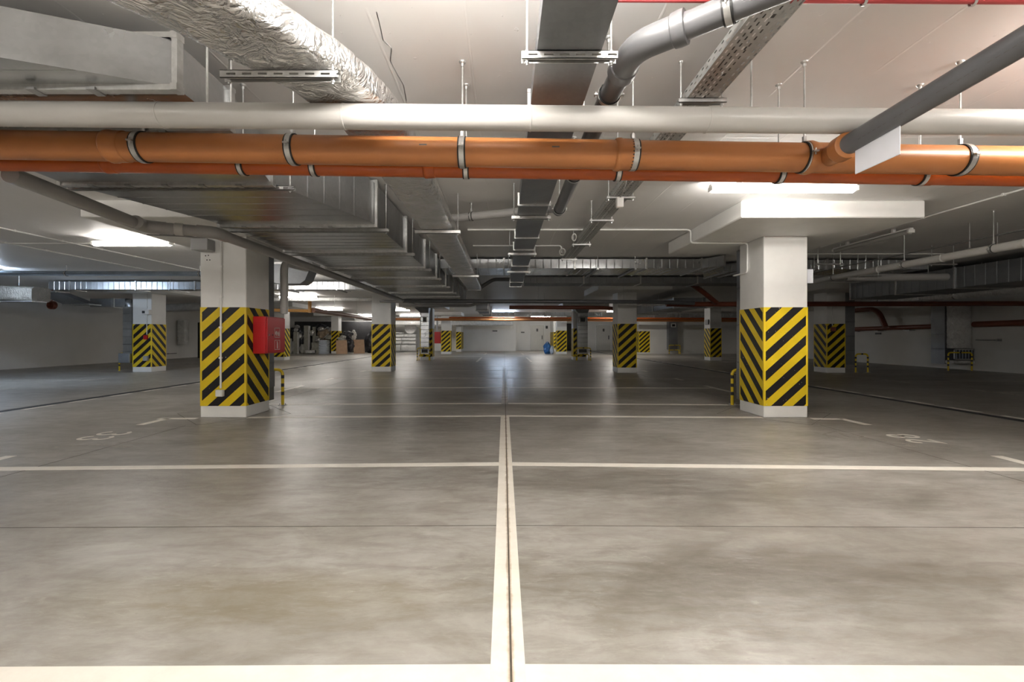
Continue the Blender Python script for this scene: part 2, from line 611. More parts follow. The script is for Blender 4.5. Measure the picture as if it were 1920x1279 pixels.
def clamp(label, p, d, r, group, top=CEIL, rod=True):
    """pipe clip: zinc band on a rubber lining, two lugs, a nut and a threaded rod up to the slab"""
    p, d = Vector(p), Vector(d).normalized()
    t = thing('pipe_clamp', label, 'clamp', (p.x, p.y, p.z + r), group)
    w1, w2 = r * 0.08 + 0.008, r * 0.10 + 0.015
    obj('rubber_lining', MB().lathe(p, d, [(-w2, r + .001), (w2, r + .001), (w2, r + .0065), (-w2, r + .0065)], 28, close=True), 'rubber', t, True)
    obj('clamp_band', MB().lathe(p, d, [(-w1, r + .0045), (w1, r + .0045), (w1, r + .0085), (-w1, r + .0085)], 28, close=True), 'zinc', t, True)
    side = d.cross(Vector((0, 0, 1))).normalized()
    for s in (-1, 1):
        c = p + side * s * (r + .016)
        obj('clamp_lug', MB().obox(c, side * .010, d * w1, (0, 0, .004)).tube([c - Vector((0, 0, .018)), c + Vector((0, 0, .018))], .004, 8), 'zinc', t)
    if rod:
        z = p.z + r + .008
        obj('coupling_nut', MB().lathe((p.x, p.y, z), (0, 0, 1), [(0, .013), (.002, .0135), (.034, .0135), (.036, .007)], 6), 'zinc', t)
        obj('threaded_rod', rod_mb(p.x, p.y, z + .03, top - .004), 'zinc', t, True)
        obj('ceiling_anchor', anchor_mb(p.x, p.y, top), 'zinc', t, True)
    return t


def strut_mb(x0, x1, y, z, hgt=.036, dep=.04, slots=True):
    """slotted C-channel rail lying along X, its slotted web facing -Y; z is its underside"""
    mb = MB()
    w = .003
    mb.box(x0, y, z + hgt - w, x1, y + dep, z + hgt)           # top flange
    mb.box(x0, y + dep - w, z, x1, y + dep, z + hgt)           # rear web
    mb.box(x0, y, z, x1, y + .009, z + w)
    if not slots:
        mb.box(x0, y, z, x1, y + w, z + hgt)
        return mb
    a, b = z + hgt * .36, z + hgt * .62
    mb.box(x0, y, z, x1, y + w, a)
    mb.box(x0, y, b, x1, y + w, z + hgt)
    x = x0
    k = 0
    while x < x1 - .001:
        xe = min(x + .030, x1)
        mb.box(x, y, a, xe, y + w, b)
        x = xe + .042
    mb.box(x0, y + dep * .45, a - .001, x1, y + dep * .5, b + .001)
    return mb


def hanger(label, x0, x1, y, z, rods, group=None, top=CEIL, slots=True, mat='zinc', hgt=.036):
    """trapeze hanger: slotted rail carried by threaded rods; z is the rail's top, what it carries rests there"""
    t = thing('trapeze_hanger', label, 'hanger', ((x0 + x1) / 2, y, z - hgt), group)
    obj('slotted_rail', strut_mb(x0, x1, y - .02, z - hgt, hgt, slots=slots), mat, t)
    for x in rods:
        obj('threaded_rod', rod_mb(x, y, z - hgt - .02, top - .003), 'zinc', t, True)
        obj('hex_nut', MB().lathe((x, y, z - hgt - .012), (0, 0, 1), [(0, .010), (.01, .010)], 6).lathe((x, y, z), (0, 0, 1), [(0, .010), (.01, .010)], 6), 'zinc', t)
        obj('ceiling_anchor', anchor_mb(x, y, top, .013), 'zinc', t, True)
    return t


def ring4(axis, a):
    """duct station corners; axis y: (y, x0, x1, z0, z1); axis x: (x, y0, y1, z0, z1); axis z: (z, x0, x1, y0, y1)"""
    k, p, q, r, s = a
    if axis == 'y':
        return [Vector((p, k, r)), Vector((q, k, r)), Vector((q, k, s)), Vector((p, k, s))]
    if axis == 'x':
        return [Vector((k, q, r)), Vector((k, p, r)), Vector((k, p, s)), Vector((k, q, s))]
    return [Vector((p, r, k)), Vector((q, r, k)), Vector((q, s, k)), Vector((p, s, k))]


def flange_mb(axis, a, out=.028, th=.02):
    C = ring4(axis, a)
    c = sum(C, Vector()) / 4
    nrm = {'y': Vector((0, 1, 0)), 'x': Vector((1, 0, 0)), 'z': Vector((0, 0, 1))}[axis]
    e1 = (C[1] - C[0]).normalized()
    e2 = (C[3] - C[0]).normalized()
    O = [C[0] - e1 * out - e2 * out, C[1] + e1 * out - e2 * out, C[2] + e1 * out + e2 * out, C[3] - e1 * out + e2 * out]
    mb = MB()
    vs = [p - nrm * th for p in C] + [p - nrm * th for p in O] + [p + nrm * th for p in C] + [p + nrm * th for p in O]
    fs = []
    for i in range(4):
        j = (i + 1) % 4
        fs += [(i, j, 4 + j, 4 + i), (8 + i, 12 + i, 12 + j, 8 + j), (4 + i, 4 + j, 12 + j, 12 + i)]
    mb.add(vs, fs)
    # thin joint line standing proud and corner cleats with bolts
    for k, p in enumerate(O):
        i1 = (e1 if k in (0, 3) else -e1)
        i2 = (e2 if k in (0, 1) else -e2)
        mb.obox(p + i1 * out * .55 + i2 * out * .55, e1 * out * .6, e2 * out * .6, nrm * (th + .006))
    return mb


def section_mb(axis, a, b, bead=0.0, bh=.005, ends=(False, False)):
    A, B = ring4(axis, a), ring4(axis, b)
    L = (sum(B, Vector()) / 4 - sum(A, Vector()) / 4).length
    ts = [(0, 0)]
    if bead:
        n = max(1, int(L / bead))
        for i in range(1, n):
            t = i / n
            d = .010 / L
            ts += [(t - d, 0), (t, bh), (t + d, 0)]
    ts.append((1, 0))
    vs, fs = [], []
    for (t, o) in ts:
        R = [p.lerp(q, t) for p, q in zip(A, B)]
        if o:
            c = sum(R, Vector()) / 4
            e1 = (R[1] - R[0]).normalized()
            e2 = (R[3] - R[0]).normalized()
            R = [R[0] - e1 * o - e2 * o, R[1] + e1 * o - e2 * o, R[2] + e1 * o + e2 * o, R[3] - e1 * o + e2 * o]
        vs += R
    for i in range(len(ts) - 1):
        for k in range(4):
            j = (k + 1) % 4
            fs.append((i * 4 + k, i * 4 + j, i * 4 + 4 + j, i * 4 + 4 + k))
    if ends[0]:
        fs.append((3, 2, 1, 0))
    if ends[1]:
        e = (len(ts) - 1) * 4
        fs.append((e, e + 1, e + 2, e + 3))
    return MB().add(vs, fs)


def duct(label, axis, stations, mat='galv', bead=.15, flanges=None, group=None, out=.028, th=.02, fmat='zinc', name='air_duct', t=None):
    a = ring4(axis, stations[0])
    if t is None:
        t = thing(name, label, 'duct', a[0], group)
    n = len(stations)
    for i in range(n - 1):
        obj('duct_section', section_mb(axis, stations[i], stations[i + 1], bead, ends=(i == 0, i == n - 2)), mat, t)
    for i in (range(n) if flanges is None else flanges):
        obj('duct_flange', flange_mb(axis, stations[i], out, th), fmat, t)
    return t


def foil_mb(path, wd, ht, na=36, nl=90, amp=.006, rnd=.35, pins=(), seed=0, taper=None):
    """foil-wrapped duct: rounded rectangle swept along a path, dented and puckered at its pins"""
    P = [Vector(p) for p in path]
    seg = [0]
    for i in range(1, len(P)):
        seg.append(seg[-1] + (P[i] - P[i - 1]).length)
    L = seg[-1]
    vs, fs = [], []
    sec = []
    r = min(wd, ht) * rnd
    for k in range(na):
        th = 2 * math.pi * (k + .5) / na
        # superellipse-like rounded rectangle
        c, s_ = math.cos(th), math.sin(th)
        e = 0.42
        sec.append((math.copysign(abs(c) ** e, c) * wd / 2, math.copysign(abs(s_) ** e, s_) * ht / 2))
    for i in range(nl + 1):
        d = L * i / nl
        j = 0
        while j < len(seg) - 2 and seg[j + 1] < d:
            j += 1
        f = (d - seg[j]) / max(1e-6, seg[j + 1] - seg[j])
        p = P[j].lerp(P[j + 1], f)
        a = P[max(0, j - (1 if f < .5 and j > 0 else 0))]
        t0 = (P[j + 1] - P[j]).normalized()
        t1 = (P[j + 2] - P[j + 1]).normalized() if j + 2 < len(P) else t0
        T = t0.lerp(t1, f).normalized()
        sd = T.cross(Vector((0, 0, 1))).normalized() if abs(T.z) < .95 else Vector((1, 0, 0))
        up = sd.cross(T).normalized()
        for (cx, cz) in sec:
            q = p + sd * cx + up * cz
            nz = noise.noise(Vector((q.x * 9 + seed, q.y * 9, q.z * 9))) + .6 * noise.noise(Vector((q.x * 23, q.y * 23 + seed, q.z * 23)))
            out = (sd * (cx / wd) + up * (cz / ht)).normalized()
            disp = amp * nz
            for pn in pins:
                dd = (q - pn).length
                disp -= .016 * math.exp(-(dd / .05) ** 2)
            vs.append(q + out * disp)
    for i in range(nl):
        for k in range(na):
            fs.append((i * na + k, i * na + (k + 1) % na, (i + 1) * na + (k + 1) % na, (i + 1) * na + k))
    fs.append(tuple(reversed(range(na))))
    fs.append(tuple(range(nl * na, (nl + 1) * na)))
    return MB().add(vs, fs)


def rods(t, pts, z):
    """threaded rods holding a duct or pipe up to the slab"""
    for (x, y) in pts:
        obj('threaded_rod', rod_mb(x, y, z, CEIL - .003), 'zinc', t, True)
    return t


def hoop(label, x0, x1, y, ztop, group='striped guard hoops', r=.024, along='x'):
    """yellow and black bent-pipe guard on two foot plates"""
    t = thing('guard_hoop', label, 'guard', ((x0 + x1) / 2, y, 0), group)
    if along == 'x':
        pth = [(x0, y, .008), (x0, y, ztop), (x1, y, ztop), (x1, y, .008)]
    else:
        pth = [(y, x0, .008), (y, x0, ztop), (y, x1, ztop), (y, x1, .008)]
        t.location = WL[t] = Vector((y, (x0 + x1) / 2, 0))
    obj('hoop_tube', MB().tube(fillet(pth, .10, 8), r, 14), 'yellow', t, True)
    for e in (0, 3):
        p = Vector(pth[e])
        for z in (.20, .34, .48):
            if z < ztop - .1:
                obj('black_band', MB().lathe((p.x, p.y, z), (0, 0, 1), [(-.028, r + .001), (.028, r + .001)], 14), 'black', t, True)
        obj('foot_plate', MB().box(p.x - .06, p.y - .045, 0, p.x + .06, p.y + .045, .008), 'zincd', t)
        for sx in (-1, 1):
            obj('foot_bolt', MB().lathe((p.x + sx * .045, p.y, .008), (0, 0, 1), [(0, .011), (.012, .011), (.013, .006), (.024, .006)], 8), 'zincd', t)
    a, b = Vector(pth[1]), Vector(pth[2])
    L = (b - a).length
    if L > .35:
        m = (a + b) / 2
        obj('black_band', MB().lathe(m, b - a, [(-.028, r + .001), (.028, r + .001)], 14), 'black', t, True)
    return t


def fluorescent(label, x0, x1, y, on_=True, k=1.0, col=WARM, along='x', z=CEIL, group='ceiling batten lamps'):
    if along == 'x':
        A, B = Vector((x0, y, z)), Vector((x1, y, z))
    else:
        A, B = Vector((y, x0, z)), Vector((y, x1, z))
    t = thing('fluorescent_lamp', label, 'lamp', (A + B) / 2, group)
    d = (B - A).normalized()
    s = d.cross(Vector((0, 0, 1)))
    c = (A + B) / 2
    hl = (B - A).length / 2
    for e in (-.6, .6):
        obj('lamp_bracket', MB().obox(c + d * hl * e - Vector((0, 0, .03)), d * .02, s * .02, (0, 0, .03)), 'white', t)
    c = c - Vector((0, 0, .055))
    obj('lamp_housing', MB().obox(c - Vector((0, 0, .010)), d * hl, s * .026, (0, 0, .010)), 'white', t)
    vs, fs = [], []
    n = 9
    for e in (-1, 1):
        for i in range(n):
            th = math.radians(-30) + math.radians(240) * i / (n - 1)
            vs.append(c + d * (hl - .03) * e + s * math.cos(th) * .043 - Vector((0, 0, .048 + math.sin(th) * .036)))
    for i in range(n - 1):
        fs.append((i, i + 1, n + i + 1, n + i))
    fs += [tuple(reversed(range(n))), tuple(range(n, 2 * n))]
    if on_:
        key = 'glow_%.2f_%.2f' % (k, col[2])
        if key not in M:
            M[key] = glow('lit_diffuser', col, LAMP * k)
        obj('lamp_diffuser', MB().add(vs, fs), key, t, True, label='glowing white diffuser')
    else:
        obj('lamp_diffuser', MB().add(vs, fs), 'off', t, True, label='unlit grey diffuser')
    for e in (-1, 1):
        obj('end_cap', MB().obox(c + d * (hl - .014) * e - Vector((0, 0, .045)), d * .014, s * .047, (0, 0, .024)), 'white', t)
    return t
# ------------------------------------------------------------------ the setting
XL, XR, YN, YF = -17.6, 16.25, -7.0, 38.9
GL, GR = -7.77, 7.12                       # drain channels
mb = MB()
for (a, b_) in ((XL, GL - .10), (GL + .10, GR - .10), (GR + .10, XR)):
    mb.box(a, YN, -.25, b_, YF, 0)
floor = struct('floor', mb, 'floor')
ceil_o = struct('ceiling', MB().box(XL, YN, CEIL, XR, YF, CEIL + .2), 'ceiling')
obj('plaster_crack', MB().ribbon([(-.645, 2.30), (-.653, 2.39), (-.670, 2.52), (-.640, 2.59), (-.677, 2.71), (-.668, 2.85), (-.655, 2.97), (-.68, 3.17)], .005, CEIL - .0013, .0013), 'ceiling', ceil_o)
struct('wall_left', MB().box(XL - .2, YN, -.1, XL, YF, CEIL), 'wall')
struct('wall_right', MB().box(XR, YN, -.1, XR + .2, YF, CEIL), 'wall')
struct('wall_behind_camera', MB().box(XL, YN - .2, -.1, XR, YN, CEIL), 'wall')
struct('wall_back', MB().box(XL, 37.5, -.1, 1.0, YF + .2, CEIL).box(1.0, 38.9, -.1, 9.25, YF + .2, CEIL), 'wall')
wbr = struct('wall_back_right', MB().box(9.25, 31.2, -.1, XR, YF + .2, CEIL), 'wall')


def fpart(name, mb, mat, label=None):
    return obj(name, mb, mat, floor, label=label)


for gx, nm in ((GL, 'left'), (GR, 'right')):
    m_ = MB().box(gx - .10, YN, -.11, gx + .10, YF, -.09).box(gx - .10, YN, -.11, gx - .092, YF, -.004).box(gx + .092, YN, -.11, gx + .10, YF, -.004)
    fpart('drain_channel', m_, 'dark', 'dark sunken drain channel along the %s aisle' % nm)
    m_ = MB()
    for k in range(6):
        m_.box(gx - .088 + k * .031, YN, -.03, gx - .088 + k * .031 + .021, YF, -.004)
    fpart('drain_grate', m_, 'dark')

# expansion joint and saw cuts
JX = .0243
fpart('expansion_joint', MB().box(JX - .0038, YN, -.01, JX + .0038, 37, .0035), 'joint', 'dark dirty joint down the middle of the centre line')
for pts in ([(-7.7, 2.69), (0, 2.775), (7.0, 2.70)], [(-4.13, -6), (-4.13, 5.9)], [(4.13, -6), (4.13, 5.95)],
            [(4.13, 7.75), (4.13, 14.0)], [(-4.13, 7.8), (-4.13, 14.4)],
            [(3.2, 6.83), (4.02, 5.95), (4.9, 6.83), (4.02, 7.75), (3.2, 6.83)],
            [(-3.2, 6.83), (-4.02, 5.95), (-4.9, 6.83), (-4.02, 7.75), (-3.2, 6.83)],
            [(-7.7, 19.2), (7, 19.2)]):
    fpart('saw_cut_joint', MB().ribbon(pts, .006, .0005, .001), 'jointf')


def line(pts, wd=.105, mat='line', z=.0005):
    return fpart('painted_line', MB().ribbon(pts, wd, z), mat)


def centre(y0, y1, mat):
    for (a, b_) in ((-.047, JX - .0038), (JX + .0038, .074)):
        n = 24
        vs, fs, uv = [], [], []
        m_ = MB()
        m_.box(a, y0, .0, b_, y1, .0022)
        m_.uv = []
        for f in m_.f:
            m_.uv.append([(m_.v[i].x - JX, m_.v[i].y) for i in f])
        fpart('painted_line', m_, mat)


centre(1.46, 6.68, 'centre')
centre(7.86, 17.2, 'linew')
line([(-4.6, 1.50), (-.047, 1.535)], .125)
line([(.074, 1.535), (4.6, 1.515)], .125)
line([(-4.75, 3.955), (-.047, 4.12)])
line([(.074, 4.12), (4.72, 3.94)])
line([(-3.66, 6.50), (-.047, 6.63)])
line([(.074, 6.63), (3.69, 6.50)])
line([(-4.86, 6.41), (-4.33, 6.415)])
line([(4.33, 6.40), (4.74, 6.375)])
line([(-4.7, 7.72), (-.047, 7.88)])
line([(.074, 7.88), (4.72, 7.68)])
for (y, m_) in ((10.37, 'line'), (12.74, 'linew'), (15.7, 'linew'), (18.0, 'linew'), (27.0, 'line')):
    line([(-4.7, y - .12), (0, y)], .12, m_)
    line([(0, y), (4.7, y - .12)], .12, m_)
for sx in (-1, 1):                                          # L-shaped ends at the aisles
    for (ya, yb) in ((4.0, 4.40), (6.42, 5.95), (7.72, 8.15), (10.28, 9.5), (10.28, 10.75), (12.66, 12.1), (15.6, 15.1), (18, 18.6)):
        line([(sx * 4.74, ya), (sx * 4.76, yb)], .105)
    line([(sx * 4.74, 1.5), (sx * 4.76, 1.95)], .105)
    line([(sx * 1.26, 21.0), (sx * 1.26, 25.6)], .11, 'line')
    line([(sx * 1.26, 29.0), (sx * 1.26, 33)], .11, 'linew')
for (gx, ya) in ((-7.61, 5.6), (7.29, 5.35)):               # dashes down the aisles
    for k in range(22):
        line([(gx, ya + k * .80), (gx, ya + k * .80 + .50)], .08, 'line')
for k in range(9):                                          # outer bays
    y = 7.1 + k * 2.35
    line([(10.2, y), (16.1, y)], .10, 'linew')
    line([(10.2, y - .45), (10.2, y + .45)], .10, 'linew')
    y = 7.4 + k * 2.4
    line([(-17.5, y), (-11.0, y)], .10, 'linew')
    line([(-11.0, y - .45), (-11.0, y + .45)], .10, 'linew')


def arc(cx, cy, rx, ry, a0, a1, n=14):
    return [(cx + rx * math.cos(math.radians(a0 + (a1 - a0) * i / n)), cy + ry * math.sin(math.radians(a0 + (a1 - a0) * i / n))) for i in range(n + 1)]


def digit(ch):
    if ch == '3':
        return [arc(.085, .225, .068, .062, 165, -80), arc(.085, .085, .075, .078, 80, -165)]
    if ch == '8':
        return [arc(.085, .222, .062, .062, 0, 360, 22), arc(.085, .082, .075, .078, 0, 360, 22)]
    return [arc(.085, .215, .07, .075, 170, -25, 14) + [(.012, .018), (.165, .018)]]


def number(txt, org, ex, ey, adv, label, mat='linew', sc=1.0):
    for i, ch in enumerate(txt):
        m_ = MB()
        for st in digit(ch):
            m_.ribbon([(org[0] + ex[0] * (g[0] * sc + adv * i) + ey[0] * g[1] * sc, org[1] + ex[1] * (g[0] * sc + adv * i) + ey[1] * g[1] * sc) for g in st], .042, .0005)
        fpart('painted_digit', m_, mat, label % ch)


number('33', (-4.82, 5.53), (0, -1), (1, 0), .25, 'worn white floor digit %s of bay 33', 'line', 1.15)
number('28', (4.78, 4.93), (0, 1), (-1, 0), .265, 'white floor digit %s of bay 28', 'line', 1.05)
for st in ([(4.62, 4.72), (4.3, 4.86)], [(4.58, 4.80), (4.34, 4.90), (4.2, 5.1)], [(4.05, 5.55), (3.8, 5.4), (3.72, 5.2)], [(4.2, 5.3), (4.0, 5.42), (3.95, 5.2)], [(4.5, 4.65), (3.9, 5.05), (3.72, 5.45)], [(4.02, 5.15), (4.16, 5.28)]):
    fpart('worn_paint_mark', MB().ribbon(st, .03, .0004, .001), 'lineww', 'ghost of an older painted marking')
for st in ([(-4.75, 4.75), (-4.3, 4.85), (-3.9, 4.75)], [(-4.2, 4.95), (-3.8, 4.9)]):
    fpart('worn_paint_mark', MB().ribbon(st, .06, .0004, .001), 'lineww', 'ghost of an older painted marking')

# doors in the recessed part of the back wall
for i, (xa, xb) in enumerate(((2.25, 3.42), (7.9, 9.1))):
    d = struct('door_%d' % (i + 1), MB().box(xa - .08, 38.83, 0, xa, 38.92, 2.22).box(xb, 38.83, 0, xb + .08, 38.92, 2.22).box(xa, 38.83, 2.14, xb, 38.92, 2.22), 'white')
    lf = obj('door_leaf', MB().cbox(xa + .01, 38.85, .01, xb - .01, 38.91, 2.13, .01), 'door', d)
    obj('door_handle', MB().cbox(xb - .20, 38.79, .95, xb - .14, 38.85, 1.28, .01), 'dark', lf)
    obj('door_plate', MB().box((xa + xb) / 2 - .08, 38.842, 1.62, (xa + xb) / 2 + .08, 38.85, 1.86), 'printgrey', lf)
    struct('trim_%d' % (i + 1), MB().cbox(xb + .14, 38.82, 1.86, xb + .32, 38.9, 2.10, .02), 'dark')
trim = struct('trim_3', MB().box(5.2, 38.8, 0, 6.1, 38.9, 2.3), 'dark')  # black slab stands in for the darkness of the passage opening

# ------------------------------------------------------------------ concrete columns with striped bands
PB = 2.59           # underside of the drop panels


def band(x0, y0, x1, y1, z0, z1, t=.003):
    """striped paint shell, plain yellow strips along the corners"""
    m_ = MB()
    m_.uv = []
    e = .028
    A = [(x0 - t, y0 - t), (x1 + t, y0 - t), (x1 + t, y1 + t), (x0 - t, y1 + t)]
    for k in range(4):
        p, q = Vector((*A[k], 0)), Vector((*A[(k + 1) % 4], 0))
        L = (q - p).length
        d = (q - p) / L
        for (a, b_, mi) in ((0, e, 1), (e, L - e, 0), (L - e, L, 1)):
            vs = [p + d * a + Vector((0, 0, z0)), p + d * b_ + Vector((0, 0, z0)), p + d * b_ + Vector((0, 0, z1)), p + d * a + Vector((0, 0, z1))]
            m_.add(vs, [(0, 1, 2, 3)], mi)
            if k in (0, 2):
                u, c = (a, b_), -1.123 + .067
            elif k == 1:
                u = (-a * 1.06, -b_ * 1.06)
                c = -((1.123 + .90 * (x1 - x0)) % .281) + .067
            else:
                u, c = ((L - a) * 1.06, (L - b_) * 1.06), -1.123 + .067
            m_.uv.append([(u[0], z0 + c), (u[1], z0 + c), (u[1], z1 + c), (u[0], z1 + c)])
    # thickness at the top and bottom
    for z in (z0, z1):
        I = [(x0, y0), (x1, y0), (x1, y1), (x0, y1)]
        for k in range(4):
            j = (k + 1) % 4
            m_.add([(*A[k], z), (*A[j], z), (*I[j], z), (*I[k], z)], [(0, 1, 2, 3)], 1)
            m_.uv.append([(0, 0)] * 4)
    return m_


def column(label, x0, y0, x1, y1, panel=None, bz=(.165, 1.575)):
    t = thing('concrete_column', label, 'column', ((x0 + x1) / 2, (y0 + y1) / 2, 0), 'striped concrete columns')
    ztop = PB if panel else CEIL
    obj('column_shaft', MB().cbox(x0, y0, 0, x1, y1, ztop, .008), 'white', t)
    obj('hazard_band', band(x0, y0, x1, y1, *bz), ['hazard', 'yellow'], t, label='yellow and black diagonal stripes')
    if panel:
        obj('drop_panel', MB().cbox(panel[0], panel[1], PB, panel[2], panel[3], CEIL, .012), 'white', t)
    return t


column('near left striped column carrying the red fire cabinet', -4.334, 6.497, -3.681, 7.13, (-5.08, 5.45, -2.99, 7.95))
column('near right bright striped column with white shaft and conduit', 3.709, 6.497, 4.334, 7.16, (2.86, 5.48, 5.075, 7.92))
column('second left column, behind the big duct and grey pipe', -4.39, 15.1, -3.75, 15.75, (-5.1, 13.9, -3.0, 16.6))
column('second right column under the long dark pipe', 3.656, 14.64, 4.27, 15.3, (2.85, 13.75, 5.1, 16.2))
column('far left column with grey duct and small meter box beside the left wall', -12.2, 14.95, -11.58, 15.6, (-13.0, 13.9, -10.8, 16.4))
column('dim right column with dull stripes in the dark aisle', 10.38, 14.64, 10.98, 15.25, (9.6, 13.6, 11.8, 16.2))
column('right rear column with one brightly lit side', 10.1, 22.3, 10.66, 22.95, (9.3, 21.2, 11.4, 24))
column('column at the edge of the storage heap', -12.0, 31.6, -11.5, 32.2, (-12.9, 30.8, -10.6, 33))
column('rear left column with small red box, before the back wall', -4.24, 30.66, -3.6, 31.3, (-5.0, 29.8, -2.8, 32))
column('rear right column with plaster patches, before the doors', 3.56, 30.66, 4.23, 31.3, (2.8, 29.8, 5.0, 32))
column('left rear column seen under the red fire cabinet', -11.5, 22.5, -10.87, 23.1, (-12.3, 21.5, -10, 24.2))
column('left mid column hidden behind the grilled left vent shaft', -4.2, 22.75, -3.57, 23.35, (-5.0, 21.6, -2.9, 24.2))
column('right mid column hidden behind the grilled right vent shaft', 3.46, 22.75, 4.12, 23.35, (2.8, 21.6, 5.0, 24.2))
column('shadowy column deep behind the leaning boards', -11.9, 36.2, -11.2, 36.8)
obj('hazard_band', band(9.25, 31.2, 10.0, 36, .1, 1.55), ['hazard', 'yellow'], wbr, label='striped corner of the right back wall')
# wall nibs with stripes beside the rear columns
nb = struct('wall_nib_left', MB().box(-3.75, 35.6, 0, -3.35, 37.5, CEIL), 'wall')
obj('hazard_band', band(-3.75, 35.6, -3.35, 37.5, .2, 1.55), ['hazard', 'yellow'], nb)
nb = struct('wall_nib_right', MB().box(3.95, 36.2, 0, 4.45, 38.9, CEIL), 'wall')
obj('hazard_band', band(3.95, 36.2, 4.45, 38.9, .2, 1.55), ['hazard', 'yellow'], nb)

# ------------------------------------------------------------------ lamps
F = fluorescent
F('lit batten lamp right of centre, just below the orange pipes', 2.15, 3.67, 4.75, True, .55)
F('lit batten lamp at left, behind the near left column panel', -6.81, -5.50, 7.54, True, .36)
F('lit batten lamp nearest the camera above the middle duct', -.85, .67, 1.42, True, 1.45)
F('lit batten lamp at the top right corner, above the sloping grey pipe', 2.95, 4.47, 1.95, True, 1.4)
F('added unseen batten lamp behind the camera, left', -4.2, -2.7, -1.2, True, 1.0)  # unseen lamps behind the camera, added to brighten the foreground floor
F('added unseen batten lamp behind the camera, middle', -.75, .75, -1.6, True, 1.0)
F('added unseen batten lamp behind the camera, right', 2.7, 4.2, -1.2, True, 1.0)
F('added unseen batten lamp far behind the camera, left', -4.2, -2.7, -4.4, True, 1.0)  # unseen rear pair, added for more light on the near floor
F('added unseen batten lamp far behind the camera, right', 2.7, 4.2, -4.4, True, 1.0)
F('added unseen batten lamp beyond the left edge of the picture', -8.2, -6.7, 2.2, True, 1.0)  # unseen, added to lift the light from the left
F('cool white batten lamp beyond the left edge', -13.2, -11.7, 10.6, True, 1.3, COOL)
F('lit batten lamp over the left aisle behind the cross duct', -6.5, -5.0, 11.9, True, .45)
F('lit batten lamp over the left aisle near the second column row', -8.7, -7.2, 17.6, True, .5)
F('lit batten lamp over the storage heap', -10.75, -9.05, 25.6, True, .6)
F('farthest lit batten lamp, over the leaning boards', -11.3, -9.4, 33.6, True, .6)
F('lit batten lamp right of the second left column', -6.95, -5.4, 26.2, True, .6)
F('lit batten lamp over the stacked foil blocks', -7.6, -6.0, 33.2, True, .6)
F('bluish batten lamp at the far end over the centre line', -.75, .75, 29.0, True, 1.3, COOL)
F('lit batten lamp before the first back door', 2.0, 3.5, 34.2, True, .85)
F('lit batten lamp before the right back wall', 6.2, 7.7, 27.5, True, 1.3)
F('unlit batten lamp over the dark right aisle', 6.62, 8.17, 5.93, False, along='y')
# ------------------------------------------------------------------ big rectangular ducts
# main supply duct, running away from the camera on the left
X = 'y'
S = [(1.74, -3.5, -3.08, H(1.26), H(1.493)), (2.287, -3.5, -1.655, H(1.26), H(1.493)), (2.76, -3.5, -1.664, H(1.26), H(1.493)),
     (3.72, -3.606, -1.906, H(1.26), H(1.54)), (4.58, -2.97, -1.37, H(1.172), H(1.605)), (4.75, -2.95, -1.345, H(1.17), H(1.605))]
y = 4.75
for dy in (1.41, 1.44, 1.3, 1.45, 1.45, 1.45, 1.45, 1.45):
    y += dy
    S.append((y, -2.95, -1.335, H(1.17), H(1.605)))
main = thing('air_duct', 'big galvanised supply duct running away on the left side', 'duct', (-2.3, 1.66, H(1.225)))
for i in range(len(S) - 1):
    obj('duct_section', section_mb('y', S[i], S[i + 1], .16 if i > 2 and i != 4 else (.22 if i == 0 else 0), .004 if i else .0012, ends=(i == 0, i == len(S) - 2)), 'galvb' if i < 2 else 'galv', main)
for i in (1, 2, 3, 5, 6, 7, 8, 9, 10, 11, 12):
    fl = obj('duct_flange', flange_mb('y', S[i], .020 if i == 2 else .028, .022), 'zinc', main)
    if i in (1, 2, 3, 5):
        s_ = S[i]
        x = s_[1] + .25
        while x < s_[2] - .1:
            obj('flange_clip', MB().obox((x, s_[0], s_[3] - .026), (.022, 0, 0), (0, .034, 0), (0, 0, .007)), 'zincd', fl)
            x += .30
for (y, k, lb) in ((3.79, 1.252, 'slotted rail under the big duct, right below the orange pipes'),
                   (4.90, 1.165, 'rail under the big duct where it reaches full height'),
                   (6.32, 1.165, 'rail under the big duct level with the near left column'),
                   (7.78, 1.165, 'rail under the big duct behind the near left column'),
                   (9.0, 1.165, 'rail under the big duct before the silver cross duct'),
                   (10.45, 1.165, 'rail under the big duct just past the silver cross duct'),
                   (11.9, 1.165, 'rail under the big duct, second last'),
                   (12.9, 1.165, 'farthest rail under the big duct')):
    if y < 4:
        hanger(lb, -3.66, -1.74, y, H(k), (-3.63, -1.78), 'rails under the big duct', hgt=.03)
    else:
        hanger(lb, -3.04, -1.24, y, H(k), (-1.27,), 'rails under the big duct', slots=False)

# insulated foil duct beside it
fp = [(-2.25, .55, H(1.314)), (-1.25, 1.66, H(1.314)), (-.90, 2.24, H(1.314)), (-.79, 2.62, H(1.314)), (-.775, 3.2, H(1.314)), (-.775, 11.3, H(1.314)), (-.775, 11.85, H(1.314))]
fp = fillet(fp, .35, 6)
pins = [Vector(p) for p in ((-1.12, 1.84, H(1.228)), (-.90, 2.30, H(1.228)), (-1.45, 1.42, H(1.228)), (-.78, 3.35, H(1.228)), (-.78, 3.85, H(1.228)), (-.78, 4.35, H(1.228)), (-.78, 5.6, H(1.228)), (-.62, 2.05, H(1.3)))]
t = thing('foil_duct', 'foil-wrapped insulated duct curving beside the big duct', 'duct', (-.775, 5, H(1.2)))
obj('foil_wrap', foil_mb(fp, .385, .164, 44, 340, .007, pins=pins), 'foil', t, True, ang=60)
for p in pins[:7]:
    obj('insulation_pin', MB().lathe(p + Vector((0, 0, .016)), (0, 0, -1), [(0, .016), (.004, .016), (.006, .008)], 12), 'zinc', t)
